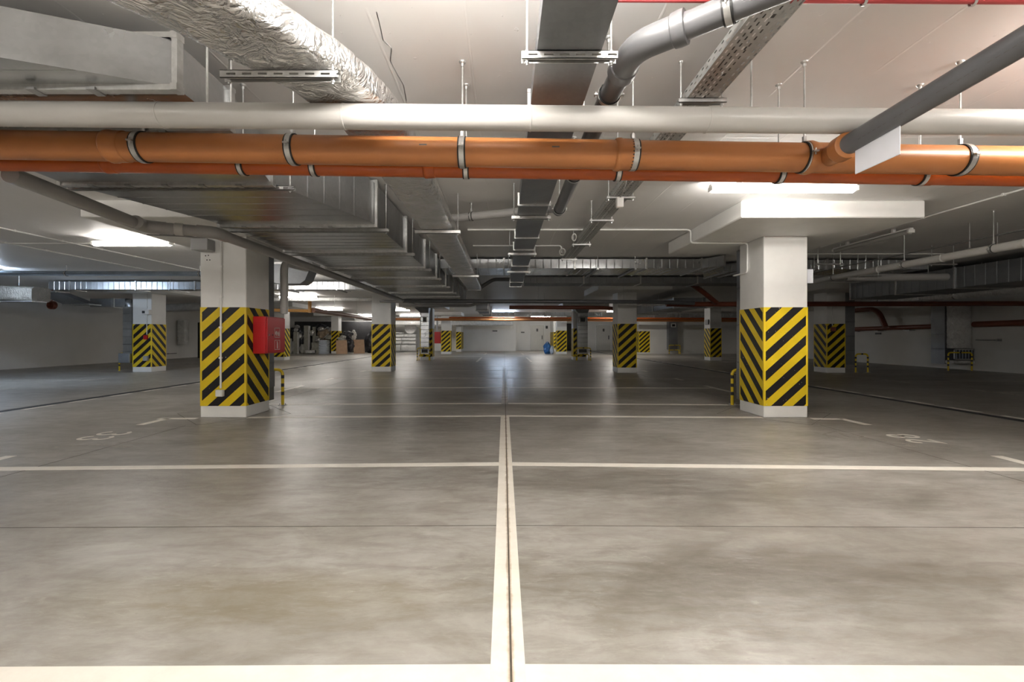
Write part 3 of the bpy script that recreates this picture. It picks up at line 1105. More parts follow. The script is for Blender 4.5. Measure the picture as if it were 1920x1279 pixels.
obj('foil_collar', MB().box(-.95, 11.83, H(1.21), -.6, 11.90, H(1.39)), 'zincd', t)
hanger('slotted rail under the foil duct, nearest the camera', -1.30, -.76, 2.10, H(1.222), (-1.27, -.79), 'rails under the foil duct')
hanger('rail under the foil duct level with the white conduit', -1.02, -.50, 5.22, H(1.222), (-.53,), 'rails under the foil duct', slots=False)
hanger('rail under the foil duct at the silver cross duct', -1.02, -.50, 9.0, H(1.222), (-.53,), 'rails under the foil duct', slots=False)

# narrow middle duct
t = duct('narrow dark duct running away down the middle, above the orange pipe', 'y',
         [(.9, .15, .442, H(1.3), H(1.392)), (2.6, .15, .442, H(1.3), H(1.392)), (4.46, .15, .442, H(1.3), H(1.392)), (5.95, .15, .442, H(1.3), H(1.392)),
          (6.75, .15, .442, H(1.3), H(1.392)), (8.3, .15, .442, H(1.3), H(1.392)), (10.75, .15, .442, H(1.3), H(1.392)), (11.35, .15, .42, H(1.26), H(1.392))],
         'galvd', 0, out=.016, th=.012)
for (y, x0, x1, lb) in ((2.08, .08, .515, 'slotted rail under the middle duct, nearest the camera'), (4.88, .08, .50, 'rail under the middle duct beside the dark grey pipe end'),
                        (7.02, .06, .50, 'rail under the middle duct beside the white conduit'), (8.95, .06, .52, 'rail under the middle duct at the silver cross duct')):
    hanger(lb, x0, x1, y, H(1.298), (x0 + .025, x1 - .025), 'rails under the middle duct', slots=y < 3)

# perforated cable tray
TX0, TX1, TZ = 1.087, 1.272, H(1.42)
t = thing('cable_tray', 'perforated steel cable tray right of the middle duct', 'tray', ((TX0 + TX1) / 2, 4.5, TZ))
m_ = MB()
ycells = int((8.35 - 1.0) / .0125)
xs = [TX0]
while xs[-1] + .0225 < TX1:
    xs += [xs[-1] + .0145, xs[-1] + .0225]
xs.append(TX1)
vs, fs = [], []
nx = len(xs)
for j in range(ycells + 1):
    for x in xs:
        vs.append((x, 1.0 + j * .0125, TZ))
for j in range(ycells):
    blk = (j // 12) % 3
    for i in range(nx - 1):
        if i % 2 == 1:
            ph = (j + (2 if (i // 2) % 2 else 0)) % 4
            if ph < 2:
                continue
            if j % 36 < 2:
                continue
        elif 5 < i < nx - 6 and j % 18 in (8, 9) and i % 4 == 0:
            continue
        fs.append((j * nx + i, j * nx + i + 1, (j + 1) * nx + i + 1, (j + 1) * nx + i))
obj('tray_floor', MB().add(vs, fs), 'tray', t)
for sx in (TX0, TX1):
    m_ = MB()
    zs = [TZ, TZ + .02, TZ + .028, TZ + .042, TZ + .05, TZ + .06]
    vs, fs = [], []
    for j in range(ycells // 2 + 1):
        for z in zs:
            vs.append((sx, 1.0 + j * .025, z))
    for j in range(ycells // 2):
        for i in range(5):
            if i in (1, 3) and (j + i // 2) % 3 == 0:
                continue
            fs.append((j * 6 + i, j * 6 + i + 1, j * 6 + 7 + i, j * 6 + 6 + i))
    m_.add(vs, fs)
    m_.box(min(sx, sx + (.012 if sx == TX0 else -.012)), 1.0, TZ + .058, max(sx, sx + (.012 if sx == TX0 else -.012)), 8.35, TZ + .061)
    obj('tray_side', m_, 'tray', t)
obj('cable_bundle', MB().tube([(1.13, 1.0, TZ + .012), (1.14, 4.5, TZ + .014), (1.13, 8.3, TZ + .012)], .009, 8).tube([(1.17, 1.0, TZ + .012), (1.165, 4.5, TZ + .014), (1.17, 8.3, TZ + .012)], .009, 8).tube([(1.21, 1.0, TZ + .012), (1.20, 4.5, TZ + .014), (1.21, 8.3, TZ + .012)], .011, 8), 'cable', t, True)
for (y, lb) in ((2.72, 'rail under the cable tray, nearest, behind the white pipe'), (4.6, 'rail under the cable tray just below the orange pipes'), (5.5, 'rail under the cable tray, second beyond the orange pipes'), (6.93, 'rail under the cable tray by the dangling cable end'), (8.25, 'rail under the far end of the cable tray')):
    hanger(lb, TX0 - .05, TX1 + .05, y, TZ - .001, (TX0 - .03, TX1 + .03), 'rails under the cable tray', slots=False, hgt=.025)
# cable ends hanging by the tray
t = tag(obj('junction_block', MB().cbox(.98, 3.95, H(1.13), 1.04, 4.0, H(1.215), .006), 'white'), 'small white connector block hanging by a cable at the tray', 'connector')
obj('connector_cable', MB().tube(fillet([(1.01, 3.975, H(1.21)), (1.03, 3.9, H(1.27)), (1.06, 3.92, H(1.36)), (1.10, 3.95, H(1.43))], .05), .006, 8), 'cable', t, True)
tag(obj('cable_coil', MB().tube([(1.03 + .05 * math.cos(a * .7), 8.0 + .01 * a * .2, H(1.50) + .06 * math.sin(a * .7)) for a in range(28)], .008, 8), 'white', smooth=True), 'loose coil of white cable at the far end of the tray', 'cable')
tag(obj('cable_coil', MB().tube([(1.02 + .03 * math.cos(a * .7), 6.6 + .01 * a * .2, H(1.45) + .05 * math.sin(a * .7)) for a in range(24)], .007, 8), 'white', smooth=True), 'small loop of white cable hanging midway along the tray', 'cable')

# silver cross duct, with its jog, and the darker one behind
a, b_ = H(1.412), H(1.60)
t = duct('silver cross duct spanning the hall above the middle', 'x', [(-1.30, 9.34, 10.4, a, b_), (.0, 9.34, 10.4, a, b_), (1.45, 9.34, 10.4, a, b_), (2.92, 9.34, 10.4, a, b_), (4.05, 9.34, 10.4, a, b_), (4.32, 8.92, 9.9, a, b_), (4.8, 10.0, 10.9, a, b_),
                                                                (5.25, 9.45, 10.4, a, b_), (6.7, 9.45, 10.4, a, b_), (8.8, 9.45, 10.4, a, b_)], 'galvb', .155, out=.02, th=.014, flanges=[1, 2, 3, 4, 5, 6, 7, 8])
for (x, lb) in ((2.66, 'rail under the silver cross duct left of the near right column'), (1.9, 'rail under the silver cross duct near the tray end'), (4.98, 'rail under the jog of the silver cross duct'), (6.3, 'rail under the silver cross duct in the dark aisle')):
    tt = thing('trapeze_hanger', lb, 'hanger', (x, 9.9, H(1.36)), 'rails under the silver cross duct')
    obj('slotted_rail', MB().box(x - .02, 9.2, H(1.362), x + .02, 10.6, H(1.398)), 'zincd', tt)
    obj('threaded_rod', rod_mb(x, 9.24, H(1.345), CEIL - .003), 'zinc', tt, True)
    obj('threaded_rod', rod_mb(x, 10.95 if x > 4 and x < 5 else 10.56, H(1.345), CEIL - .003), 'zinc', tt, True)
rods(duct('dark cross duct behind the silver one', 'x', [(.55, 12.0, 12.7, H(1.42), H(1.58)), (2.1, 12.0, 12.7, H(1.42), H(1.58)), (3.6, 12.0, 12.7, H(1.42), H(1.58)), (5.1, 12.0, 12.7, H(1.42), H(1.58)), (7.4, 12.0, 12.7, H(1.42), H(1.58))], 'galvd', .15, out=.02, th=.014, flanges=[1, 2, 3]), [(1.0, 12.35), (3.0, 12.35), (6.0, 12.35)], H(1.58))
duct('grey cross duct over the left aisle behind the near left column', 'x', [(-13.1, 13.1, 13.6, H(1.37), H(1.59)), (-12.5, 13.1, 13.6, H(1.37), H(1.59)), (-10.6, 13.1, 13.6, H(1.37), H(1.59)), (-8.9, 13.1, 13.6, H(1.37), H(1.59)),
                                                                         (-7.2, 13.1, 13.6, H(1.37), H(1.59)), (-6.0, 13.1, 13.6, H(1.37), H(1.59)), (-4.6, 13.1, 13.6, H(1.37), H(1.59)), (-3.0, 13.1, 13.6, H(1.37), H(1.59))], 'galv', .15, out=.02, th=.016, flanges=[1, 2, 3, 4, 5, 6])
for (x, lb) in ((-6.2, 'angle bracket rail under the grey cross duct, right of the near left column'), (-4.75, 'angle bracket rail under the grey cross duct near the second left column'), (-9.5, 'angle bracket rail under the grey cross duct left of the near left column')):
    tt = thing('trapeze_hanger', lb, 'hanger', (x, 13.3, H(1.33)), 'rails under the grey cross duct')
    obj('slotted_rail', MB().box(x - .02, 12.9, H(1.33), x + .02, 13.75, H(1.361)), 'zincd', tt)
    obj('threaded_rod', rod_mb(x, 12.95, H(1.32), CEIL - .003), 'zinc', tt, True)
    obj('threaded_rod', rod_mb(x, 13.7, H(1.32), CEIL - .003), 'zinc', tt, True)
# dark duct elbow behind the left column
rods(duct('dark duct drop hanging behind the near left column', 'z', [(H(1.13), -4.75, -4.3, 9.6, 10.0), (H(1.2), -5.2, -4.2, 9.6, 10.0), (H(1.56), -5.2, -4.05, 9.6, 10.0)], 'galvd', 0, flanges=[2], out=.01), [(-5.0, 9.8), (-4.3, 9.8)], H(1.56))
# duct pieces by the far left column
rods(duct('sloping duct shoe above the far left wall', 'z', [(H(1.02), -13.75, -12.95, 14.2, 14.6), (H(1.36), -14.1, -13.4, 13.6, 14.0)], 'galvd', 0, out=.02, th=.015), [(-13.8, 13.8)], H(1.3))
t = thing('air_duct', 'grey vertical vent duct on the left face of the far left column', 'duct', (-12.36, 15.1, .42))
obj('duct_section', section_mb('z', (.42, -12.52, -12.22, 14.95, 15.25), (H(1.0), -12.52, -12.22, 14.95, 15.25), .22, .008, ends=(True, False)), 'galv', t)
obj('duct_section', section_mb('x', (-13.6, 14.95, 15.25, H(.99), H(1.26)), (-12.45, 14.95, 15.25, H(.99), H(1.26)), 0, ends=(True, False)), 'galv', t)
obj('duct_elbow', MB().tube(fillet([(-12.7, 15.1, H(1.125)), (-12.37, 15.1, H(1.125)), (-12.37, 15.1, H(.8))], .3, 8), .15, 16), 'galv', t, True)
obj('duct_flange', flange_mb('x', (-12.85, 14.95, 15.25, H(.99), H(1.26)), .02, .05), 'zinc', t)
obj('vent_box', MB().cbox(-12.60, 14.85, .30, -12.22, 15.3, .62, .015), 'galvd', t)
obj('vent_grille', MB().box(-12.63, 14.92, .36, -12.60, 15.2, .56), 'dark', t)
t = thing('foil_duct', 'large dull foil duct along the upper left wall', 'duct', (-14.6, 12.2, H(1.0)))
obj('foil_wrap', foil_mb([(-17.5, 12.2, H(1.2)), (-14.4, 12.2, H(1.2)), (-12.4, 12.2, H(1.13))], .5, .40, 28, 60, .012), 'foildull', t, True, ang=60)
rods(t, [(-15.5, 12.2), (-13, 12.2)], H(1.38))
obj('foil_edge', MB().box(-13.4, 11.95, H(.93), -12.4, 12.35, H(.95)), 'zincd', t)
t = tag(obj('pipe_end_cap', MB().lathe((-14.2, 14.35, H(1.0)), (0, -1, 0), [(0, .13), (.1, .13), (.11, .10), (.02, .09)], 20).tube([(-14.2, 14.3, H(1.1)), (-14.2, 14.3, CEIL)], .012, 8), 'brown', smooth=True), 'open reddish pipe end hanging by the far left wall', 'pipe')
# heavy duct in the dark right aisle
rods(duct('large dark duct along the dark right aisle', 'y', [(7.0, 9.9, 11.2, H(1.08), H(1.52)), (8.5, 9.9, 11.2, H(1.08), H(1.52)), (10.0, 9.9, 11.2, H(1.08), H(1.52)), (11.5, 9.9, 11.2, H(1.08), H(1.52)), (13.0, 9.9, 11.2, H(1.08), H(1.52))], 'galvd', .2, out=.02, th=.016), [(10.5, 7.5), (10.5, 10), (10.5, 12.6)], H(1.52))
t = thing('foil_duct', 'round foil duct along the right wall side, above the brown pipe', 'duct', (12.9, 14, H(1.08)))
rods(t, [(12.9, 10), (12.9, 14.5), (12.9, 19)], H(1.3))
obj('foil_wrap', MB().tube([(12.9, 8.6, H(1.2)), (12.9, 11, H(1.19)), (12.9, 16, H(1.2)), (12.9, 23, H(1.2))], .12, 20), 'foilw', t, True)
for y in (10.5, 13.0, 15.6, 18.2):
    obj('foil_seam', MB().lathe((12.9, y, H(1.195)), (0, 1, 0), [(-.03, .121), (0, .126), (.03, .121)], 20), 'foil', t, True)
# far ducts
rods(duct('duct end turned down at the far end of the middle bay', 'y', [(17.2, -1.05, -.62, H(1.0), H(1.36)), (19.0, -1.0, -.62, H(.97), H(1.36)), (20.2, -.9, -.56, H(.94), H(1.33))], 'galvd', 0, out=.03, th=.02), [(-.8, 18.0)], H(1.36))
rods(duct('silver duct above the right back wall', 'x', [(8.0, 30.0, 30.5, H(1.22), H(1.56)), (9.9, 30.0, 30.5, H(1.22), H(1.56)), (11.6, 30.0, 30.5, H(1.22), H(1.56)), (13.3, 30.0, 30.5, H(1.22), H(1.56)), (15.4, 30.0, 30.5, H(1.22), H(1.56))], 'galvb', 0, out=.03, th=.03, flanges=[1, 2, 3]), [(9.0, 30.2), (12, 30.2), (14.5, 30.2)], H(1.56))
rods(duct('silver duct over the far centre', 'x', [(-1.2, 26.0, 26.5, H(1.20), H(1.42)), (.6, 26.0, 26.5, H(1.20), H(1.42)), (2.4, 26.0, 26.5, H(1.20), H(1.42)), (5.6, 26.0, 26.5, H(1.20), H(1.42))], 'galvb', .25, out=.03, th=.02, flanges=[1, 2]), [(-.5, 26.2), (3.5, 26.2)], H(1.42))
t = thing('foil_duct', 'crinkled white foil duct along the back wall', 'duct', (-6, 35.0, H(.92)))
rods(t, [(-11, 35), (-5, 35), (0, 35)], H(1.2))
obj('foil_wrap', foil_mb([(-13.8, 35, H(1.08)), (-7, 35, H(1.08)), (.7, 35, H(1.05))], .36, .34, 20, 110, .02), 'foilw', t, True, ang=60)
t = thing('foil_duct', 'thin foil-wrapped pipe crossing behind the grey cross duct', 'duct', (-6, 18.5, H(1.48)))
rods(t, [(-8.5, 18.5), (-5, 18.5)], H(1.58))
obj('foil_wrap', foil_mb([(-9.6, 18.5, H(1.53)), (-3.6, 18.5, H(1.53))], .16, .15, 16, 90, .012), 'foilw', t, True, ang=60)
t = thing('foil_duct', 'short foil duct behind the far left column', 'duct', (-13, 21, H(1.1)))
rods(t, [(-14, 20.6)], H(1.5))
obj('foil_wrap', foil_mb([(-16.4, 21.0, H(1.30)), (-14.0, 20.6, H(1.36)), (-12.6, 20.2, H(1.42))], .5, .34, 24, 50, .02), 'foilw', t, True, ang=60)

# ------------------------------------------------------------------ pipes that cross the picture
def zl(x, a, b_):           # straight fall from x=-3.6 to x=3.6
    return a + (b_ - a) * (x + 3.6) / 7.2


wp = [(-3.6, 2.40, H(1.1862)), (4.2, 2.40, H(1.1178))]
pipe('plastic_pipe', 'pale grey pipe across the whole picture, above the orange pipes', wp, .0635, 'grey_pvc', n=32)
for x in (-1.80, -.84, .14, 1.07):
    z = H(1.1862 - .00877 * (x + 3.6))
    obj('pipe_joint', MB().lathe((x, 2.40, z), (1, 0, -.00877), [(-.004, .0636), (-.003, .0658), (.003, .0658), (.004, .0636)], 32), 'grey_pvc', bpy.data.objects['plastic_pipe'], True)
op = [(-4.6, 2.72, H(1.1735)), (4.6, 2.72, H(1.0265))]
dv = Vector(op[1]) - Vector(op[0])


def oz(x):
    return H(1.1735 - .147 * (x + 4.6) / 9.2)


socks = [((x, 2.72, oz(x)), (1, 0, -.016)) for x in (-2.36, .66)]
pipe('drain_pipe', 'thick brown-orange drain pipe across the picture', op, .0835, 'orange', socks, n=32)
dp = bpy.data.objects['drain_pipe']
for x in (-.47, .30):
    obj('pipe_print', MB().obox((x, 2.72 - .0833, oz(x) + .008), (.022, 0, 0), (0, .0008, 0), (0, 0, .004)), 'printgrey', dp)
for (px, lb) in ((268, 'farthest left'), (550, 'in front of the foil duct, left of centre'), (867, 'left of the middle duct'), (1187, 'right of centre below the cable tray'), (1508, 'beside the branch fitting'), (1800, 'farthest right')):
    x = (px - 945) * 2.72 / 853
    clamp('clamp on the thick brown-orange pipe, ' + lb, (x, 2.72, oz(x)), dv, .0835, 'clamps on the thick drain pipe', top=H(1.26) if x < -1.5 else CEIL)
rp = [(-4.9, 2.97, H(1.165)), (4.9, 2.97, H(1.017))]


def rz(x):
    return H(1.165 - .148 * (x + 4.9) / 9.8)


pipe('drain_pipe', 'red-orange drain pipe just behind the thick brown-orange one', rp, .055, 'redorange', [((x, 2.97, rz(x)), (1, 0, -.015)) for x in (-2.6, -.52, 2.72)], n=28)
for (px, lb) in ((456, 'farthest left'), (590, 'left of centre'), (874, 'left of the middle duct'), (1158, 'below the cable tray'), (1460, 'above the lit lamp'), (1725, 'farthest right')):
    x = (px - 945) * 2.97 / 853
    clamp('small clamp on the red-orange pipe, ' + lb, (x, 2.97, rz(x)), dv, .055, 'clamps on the red-orange pipe', top=H(1.26) if x < -1.71 else CEIL)
# branch fitting and the dark grey pipe falling into it
bx = 1.93
obj('branch_fitting', MB().lathe((bx - .145, 2.72, oz(bx - .145)), (1, 0, -.016), [(0, .0835), (.005, .094), (.03, .097), (.055, .090), (.07, .0865), (.31, .0865), (.315, .0838)], 32), 'orange', dp, True)
n0 = Vector((bx, 2.72, oz(bx)))
g0, g1 = Vector((1.815, 2.42, H(1.012))), Vector((1.932, 1.69, H(1.0996)))
nd = (g0 - n0).normalized()
nl = (g0 - n0).length
gd = (g1 - g0).normalized()
md = (nd + gd).normalized()
obj('branch_neck', MB().lathe(n0, nd, [(.0, .058), (nl - .10, .058), (nl - .085, .062), (nl - .03, .062)], 28), 'orange', dp, True)
obj('branch_neck', MB().lathe(g0 - md * .05, md, [(.0, .060), (.005, .068), (.075, .068), (.08, .056)], 28), 'orange', dp, True)
pipe('plastic_pipe', 'dark grey pipe sloping from the top right into the orange branch', [g0 - gd * .02, g0 + gd * 3.0], .0525, 'dark_pvc', n=28)
gp = bpy.data.objects['plastic_pipe.001']
sd = gd.cross(Vector((0, 0, 1))).normalized()
un = sd.cross(gd).normalized()
pd = (-un * .82 - sd * -.57).normalized()
vv = Vector((0, 0, EYE)) - (g0 + gd * .7)
pd = (vv - gd * vv.dot(gd)).normalized()
for k in range(26):
    s0 = .12 + k * .026
    if k % 7 == 6:
        continue
    obj('pipe_print', MB().obox(g0 + gd * s0 + pd * .0522, gd * .008, gd.cross(pd) * .0016, pd * .0008), 'printgrey', gp)
# blank back of a hanging bay sign
P = [(1.824, 2.364, H(0.9707)), (1.860, 2.138, H(0.9978)), (1.860, 2.138, H(0.8599)), (1.824, 2.364, H(0.8454))]
sg = tag(obj('bay_sign', MB().add(P + [(p[0] + .004, p[1] + .002, p[2]) for p in P], [(0, 1, 2, 3), (7, 6, 5, 4), (0, 4, 5, 1), (1, 5, 6, 2), (2, 6, 7, 3), (3, 7, 4, 0)]), 'sign'), 'blank white plate hanging from the sloping dark grey pipe', 'sign')
tag(obj('bay_sign', MB().box(4.334, 6.55, H(.775), 4.45, 6.556, H(.975)), 'sign'), 'small white plate on the right edge of the near right column', 'sign')

# dark grey pipe with elbow, above the white pipe, right of the middle duct
ep = [(1.72, 1.29, H(1.36)), (1.003, 1.80, H(1.345)), (.60, 2.09, H(1.33)), (.578, 2.5, H(1.33)), (.575, 4.80, H(1.33))]
t = thing('plastic_pipe', 'dark grey pipe with an elbow, right of the middle duct', 'pipe', ep[2])
obj('pipe_barrel', MB().tube([ep[0], ep[1], Vector(ep[1]).lerp(Vector(ep[2]), .78)], .055, 24), 'dark_pvc', t, True)
obj('pipe_barrel', MB().tube([(.594, 2.2, H(1.33)), (.578, 2.5, H(1.33)), (.575, 4.80, H(1.33))], .055, 24), 'dark_pvc', t, True)
e0, e1 = Vector(ep[1]).lerp(Vector(ep[2]), .60), Vector((.591, 2.26, H(1.33)))
obj('pipe_elbow', MB().tube(fillet([e0, Vector(ep[2]), e1], .13, 8), .064, 24), 'dark_pvc', t, True)
for (p, q) in ((e0, Vector(ep[1]) - e0), (e1, e1 - Vector(ep[2]))):
    obj('pipe_socket', MB().lathe(p, -q, [(-.03, .064), (-.028, .072), (0, .073), (.025, .070), (.03, .064)], 24), 'dark_pvc', t, True)
for (p, d_, lb) in ((Vector(ep[1]).lerp(e0, .35), Vector(ep[2]) - Vector(ep[1]), 'clamp on the elbowed dark grey pipe, above the elbow'), (Vector((.577, 2.50, H(1.33))), (0, 1, 0), 'clamp on the elbowed dark grey pipe, below the elbow'),
                    (Vector((.576, 3.75, H(1.33))), (0, 1, 0), 'clamp on the elbowed dark grey pipe, beyond the orange pipe'), (Vector((.575, 4.72, H(1.33))), (0, 1, 0), 'clamp at the far end of the elbowed dark grey pipe')):
    clamp(lb, p, d_, .055, 'clamps on the elbowed grey pipe')
# its low continuation to the left
bp = [(.575, 4.82, H(1.33)), (.575, 5.3, H(1.50)), (-1.0, 5.75, H(1.465))]
pipe('plastic_pipe', 'grey pipe slanting left behind the middle duct to the foil duct', bp, .05, 'mid_pvc', bend=.12, n=20)
clamp('clamp on the slanting grey pipe behind the middle duct', Vector(bp[1]).lerp(Vector(bp[2]), .62), Vector(bp[2]) - Vector(bp[1]), .05, 'clamps on grey pipes')

# red sprinkler pipe at the very top
pipe('sprinkler_pipe', 'thin red pipe along the top edge at right', [(.35, 1.96, H(1.458)), (4.6, 1.96, H(1.436))], .014, 'pinkred', n=12)
for k, x in enumerate((1.55, 2.02, 2.42, 2.8)):
    tag(obj('pipe_clip', MB().lathe((x, 1.96, H(1.452) - .0052 * (x - .35)), (1, 0, 0), [(-.006, .015), (.006, .015), (.006, .018), (-.006, .018)], 14, close=True).tube([(x, 1.96, H(1.466)), (x, 1.96, CEIL)], .003, 6), 'zinc'),
        ('clip on the thin red pipe, %s' % ['nearest the cable tray', 'second from the cable tray', 'second from the right corner', 'nearest the right corner'][k]), 'clamp', 'clips on the red pipe')

# grey drain pipe round the near left column
lp = [(-3.30, 3.04, H(1.085)), (-3.50, 4.42, H(1.075)), (-2.96, 4.66, H(1.07)), (-2.93, 13.1, H(1.05))]
pipe('drain_pipe', 'grey drain pipe zigzagging past the near left column', lp, .055, 'mid_pvc', bend=.16, n=22)
t = bpy.data.objects['drain_pipe.002']
obj('pipe_elbow', MB().tube(fillet([(-3.44, 4.25, H(1.0758)), (-3.50, 4.42, H(1.075)), (-3.34, 4.50, H(1.0735))], .14), .062, 22), 'mid_pvc', t, True)
obj('pipe_elbow', MB().tube(fillet([(-3.1, 4.595, H(1.0715)), (-2.96, 4.66, H(1.07)), (-2.959, 4.85, H(1.07))], .14), .062, 22), 'mid_pvc', t, True)
obj('pipe_socket', MB().lathe((-3.27, 4.52, H(1.073)), (.54, .24, 0), [(0, .056), (.004, .062), (.07, .062), (.074, .056)], 22), 'grey_pvc', t, True)
rods(pipe('drain_pipe', 'long dark pipe across the hall above the second columns', [(-2.93, 13.2, H(1.05)), (4.2, 13.35, H(1.03)), (5.6, 13.4, H(1.0))], .058, 'dark_pvc', n=18), [(-1.1, 13.24), (1, 13.28), (3.5, 13.33)], H(1.08))
rods(pipe('drain_pipe', 'long brown pipe across the dark right side', [(4.9, 13.75, H(.99)), (16.2, 13.6, H(1.0))], .075, 'brown', n=18), [(6, 13.74), (9, 13.69), (12, 13.65)], H(1.05))
rods(pipe('drain_pipe', 'dull grey pipe with dips below the long dark pipe', [(-3.9, 14.3, H(1.13)), (-3.0, 14.3, H(1.10)), (-2.75, 14.3, H(.985)), (-1.05, 14.3, H(.985)), (-.75, 14.3, H(1.09)), (0.2, 14.3, H(1.1))], .045, 'mid_pvc', bend=.12), [(-1.15, 14.3)], H(1.02))
rods(pipe('drain_pipe', 'short dark pipe from the foil duct end up to the middle duct', [(-.72, 12.0, H(1.24)), (-.28, 12.0, H(1.52)), (.25, 12.0, H(1.52))], .05, 'dark_pvc', bend=.1), [(0.1, 12.0)], H(1.56))
rods(pipe('drain_pipe', 'brown pipe beyond the long dark pipe', [(.2, 17.0, H(1.11)), (3.5, 17.0, H(1.10)), (4.6, 17.2, H(1.05)), (5.4, 19.0, H(.96))], .07, 'brown', bend=.1), [(1.5, 17.0), (3.0, 17.0)], H(1.15))
rods(pipe('drain_pipe', 'long orange pipe across the far end', [(-7.3, 29.6, H(1.16)), (15.5, 29.4, H(1.05))], .085, 'orange', n=16), [(-5, 29.58), (0, 29.53), (6, 29.48), (12, 29.43)], H(1.13))
rods(pipe('drain_pipe', 'thin red-orange pipe above the long far orange pipe', [(-3.5, 29.0, H(1.24)), (15.5, 29.0, H(1.17))], .05, 'redorange', n=14), [(1.8, 29), (9, 29)], H(1.24))
rods(pipe('drain_pipe', 'pale orange pipe with an upright branch behind the near left column', [(-8.1, 15.7, H(.93)), (-6.68, 15.7, H(.90))], .055, 'yelorange', n=18), [(-7.6, 15.7)], H(.95))
t = bpy.data.objects['drain_pipe.009'] if 'drain_pipe.009' in bpy.data.objects else None
dpl = [o for o in bpy.data.objects if o.name.startswith('drain_pipe') and o.get('label', '').startswith('pale orange')][0]
obj('pipe_riser', MB().tube([(-6.70, 15.7, H(.84)), (-6.70, 15.7, H(1.23))], .06, 18), 'yelorange', dpl, True)
rods(pipe('drain_pipe', 'dusty reddish pipe falling away from the pale orange one', [(-6.62, 15.75, H(.93)), (-6.9, 24.0, H(.93)), (-6.95, 26.2, H(.95))], .085, 'tan', n=16), [(-6.8, 21), (-6.7, 18)], H(.99))
pipe('drain_pipe', 'steel pipe across the upper left, tinted by blue lamp light', [(-12.6, 10.4, H(1.46)), (-4.45, 10.4, H(1.44))], .055, 'galvbluelit', n=18)
for x, lb in ((-10.0, 'left'), (-6.95, 'right')):
    clamp('clamp on the blue-lit steel pipe, ' + lb, (x, 10.4, H(1.458 - .02 * (x + 12.6) / 8)), (1, 0, 0), .055, 'clamps on the bluish pipe')
pipe('drain_pipe', 'pale grey pipe along the dark right aisle', [(6.28, 4.6, H(1.13)), (6.45, 8.0, H(1.165)), (6.62, 10.4, H(1.19))], .055, 'grey_pvc', [((6.33, 5.5, H(1.14)), (.05, 1, .01)), ((6.38, 6.6, H(1.15)), (.05, 1, .01)), ((6.44, 7.8, H(1.163)), (.05, 1, .01))], n=20)
for y, lb in ((5.9, 'nearest'), (7.3, 'middle'), (9.0, 'farthest')):
    clamp('clamp on the pale grey pipe in the dark aisle, ' + lb, (6.28 + .0515 * (y - 4.6), y, H(1.13 + .0103 * (y - 4.6))), (.05, 1, .01), .055, 'clamps on the dark aisle pipe')
rods(pipe('plastic_pipe', 'short thick grey pipe stub hanging in the dark aisle', [(6.9, 9.2, H(1.20)), (8.85, 9.1, H(1.20))], .075, 'mid_pvc', n=18), [(7.3, 9.18), (8.5, 9.12)], H(1.26))
rods(pipe('drain_pipe', 'brown looped pipe on the right wall', [(15.85, 22.1, H(1.20)), (15.85, 19.3, H(1.20)), (15.85, 18.9, H(.40))], .10, 'brown', bend=.5), [(15.85, 20.6)], H(1.25))
pipe('drain_pipe', 'brown pipe running low along the right wall', [(16.12, 23.3, H(.34)), (16.12, 16.7, H(.40))], .09, 'brown')
pipe('drain_pipe', 'brown pipe on the right wall nearest the camera', [(16.12, 15.6, H(.43)), (16.12, 11.0, H(.47))], .10, 'brown')
for y, lb in ((20.9, 'farthest'), (19.6, 'middle'), (18.1, 'nearest the foil riser')):
    tag(obj('pipe_bracket', MB().box(16.0, y - .12, H(.25), 16.25, y + .12, H(.278)), 'zincd'), 'steel bracket under the low brown wall pipe, ' + lb, 'bracket', 'brackets on the right wall')
tag(obj('wall_plate', MB().cbox(16.22, 19.6, H(.11), 16.25, 19.9, H(.19), .006), 'printgrey'), 'small grey bay plate on the right wall, farther', 'sign', 'bay plates on the right wall')
tag(obj('wall_plate', MB().cbox(16.22, 16.75, H(.10), 16.25, 17.1, H(.18), .006), 'printgrey'), 'small grey bay plate on the right wall by the foil riser', 'sign', 'bay plates on the right wall')
# trapezes with rods in the dark right aisle
for (x, y, z, lb) in ((5.75, 8.05, 1.30, 'near the unlit lamp'), (7.2, 9.0, 1.22, 'beside the pale grey pipe'), (6.9, 6.55, 1.28, 'nearest the camera'), (7.9, 8.2, 1.32, 'left of the large dark duct')):
    hanger('dangling trapeze rail in the dark right aisle, ' + lb, x - .25, x + .25, y, H(z), (x - .2, x + .2), 'rails in the dark right aisle', slots=False, hgt=.025)
# lone threaded rods
for k, (x, y, z1, lb) in enumerate(((1.37, 2.52, 1.23, 'rod just right of the cable tray'),
                                   (-1.52, 2.33, 1.20, 'rod beside the big duct, nearer'), (-1.50, 2.50, 1.24, 'rod beside the big duct, farther'))):
    t = thing('threaded_hanger', 'lone ' + lb, 'rod', (x, y, H(z1)), 'lone ceiling rods')
    obj('threaded_rod', rod_mb(x, y, H(z1), CEIL - .003), 'zinc', t, True)
    obj('ceiling_anchor', anchor_mb(x, y, CEIL, .02), 'zinc', t, True)

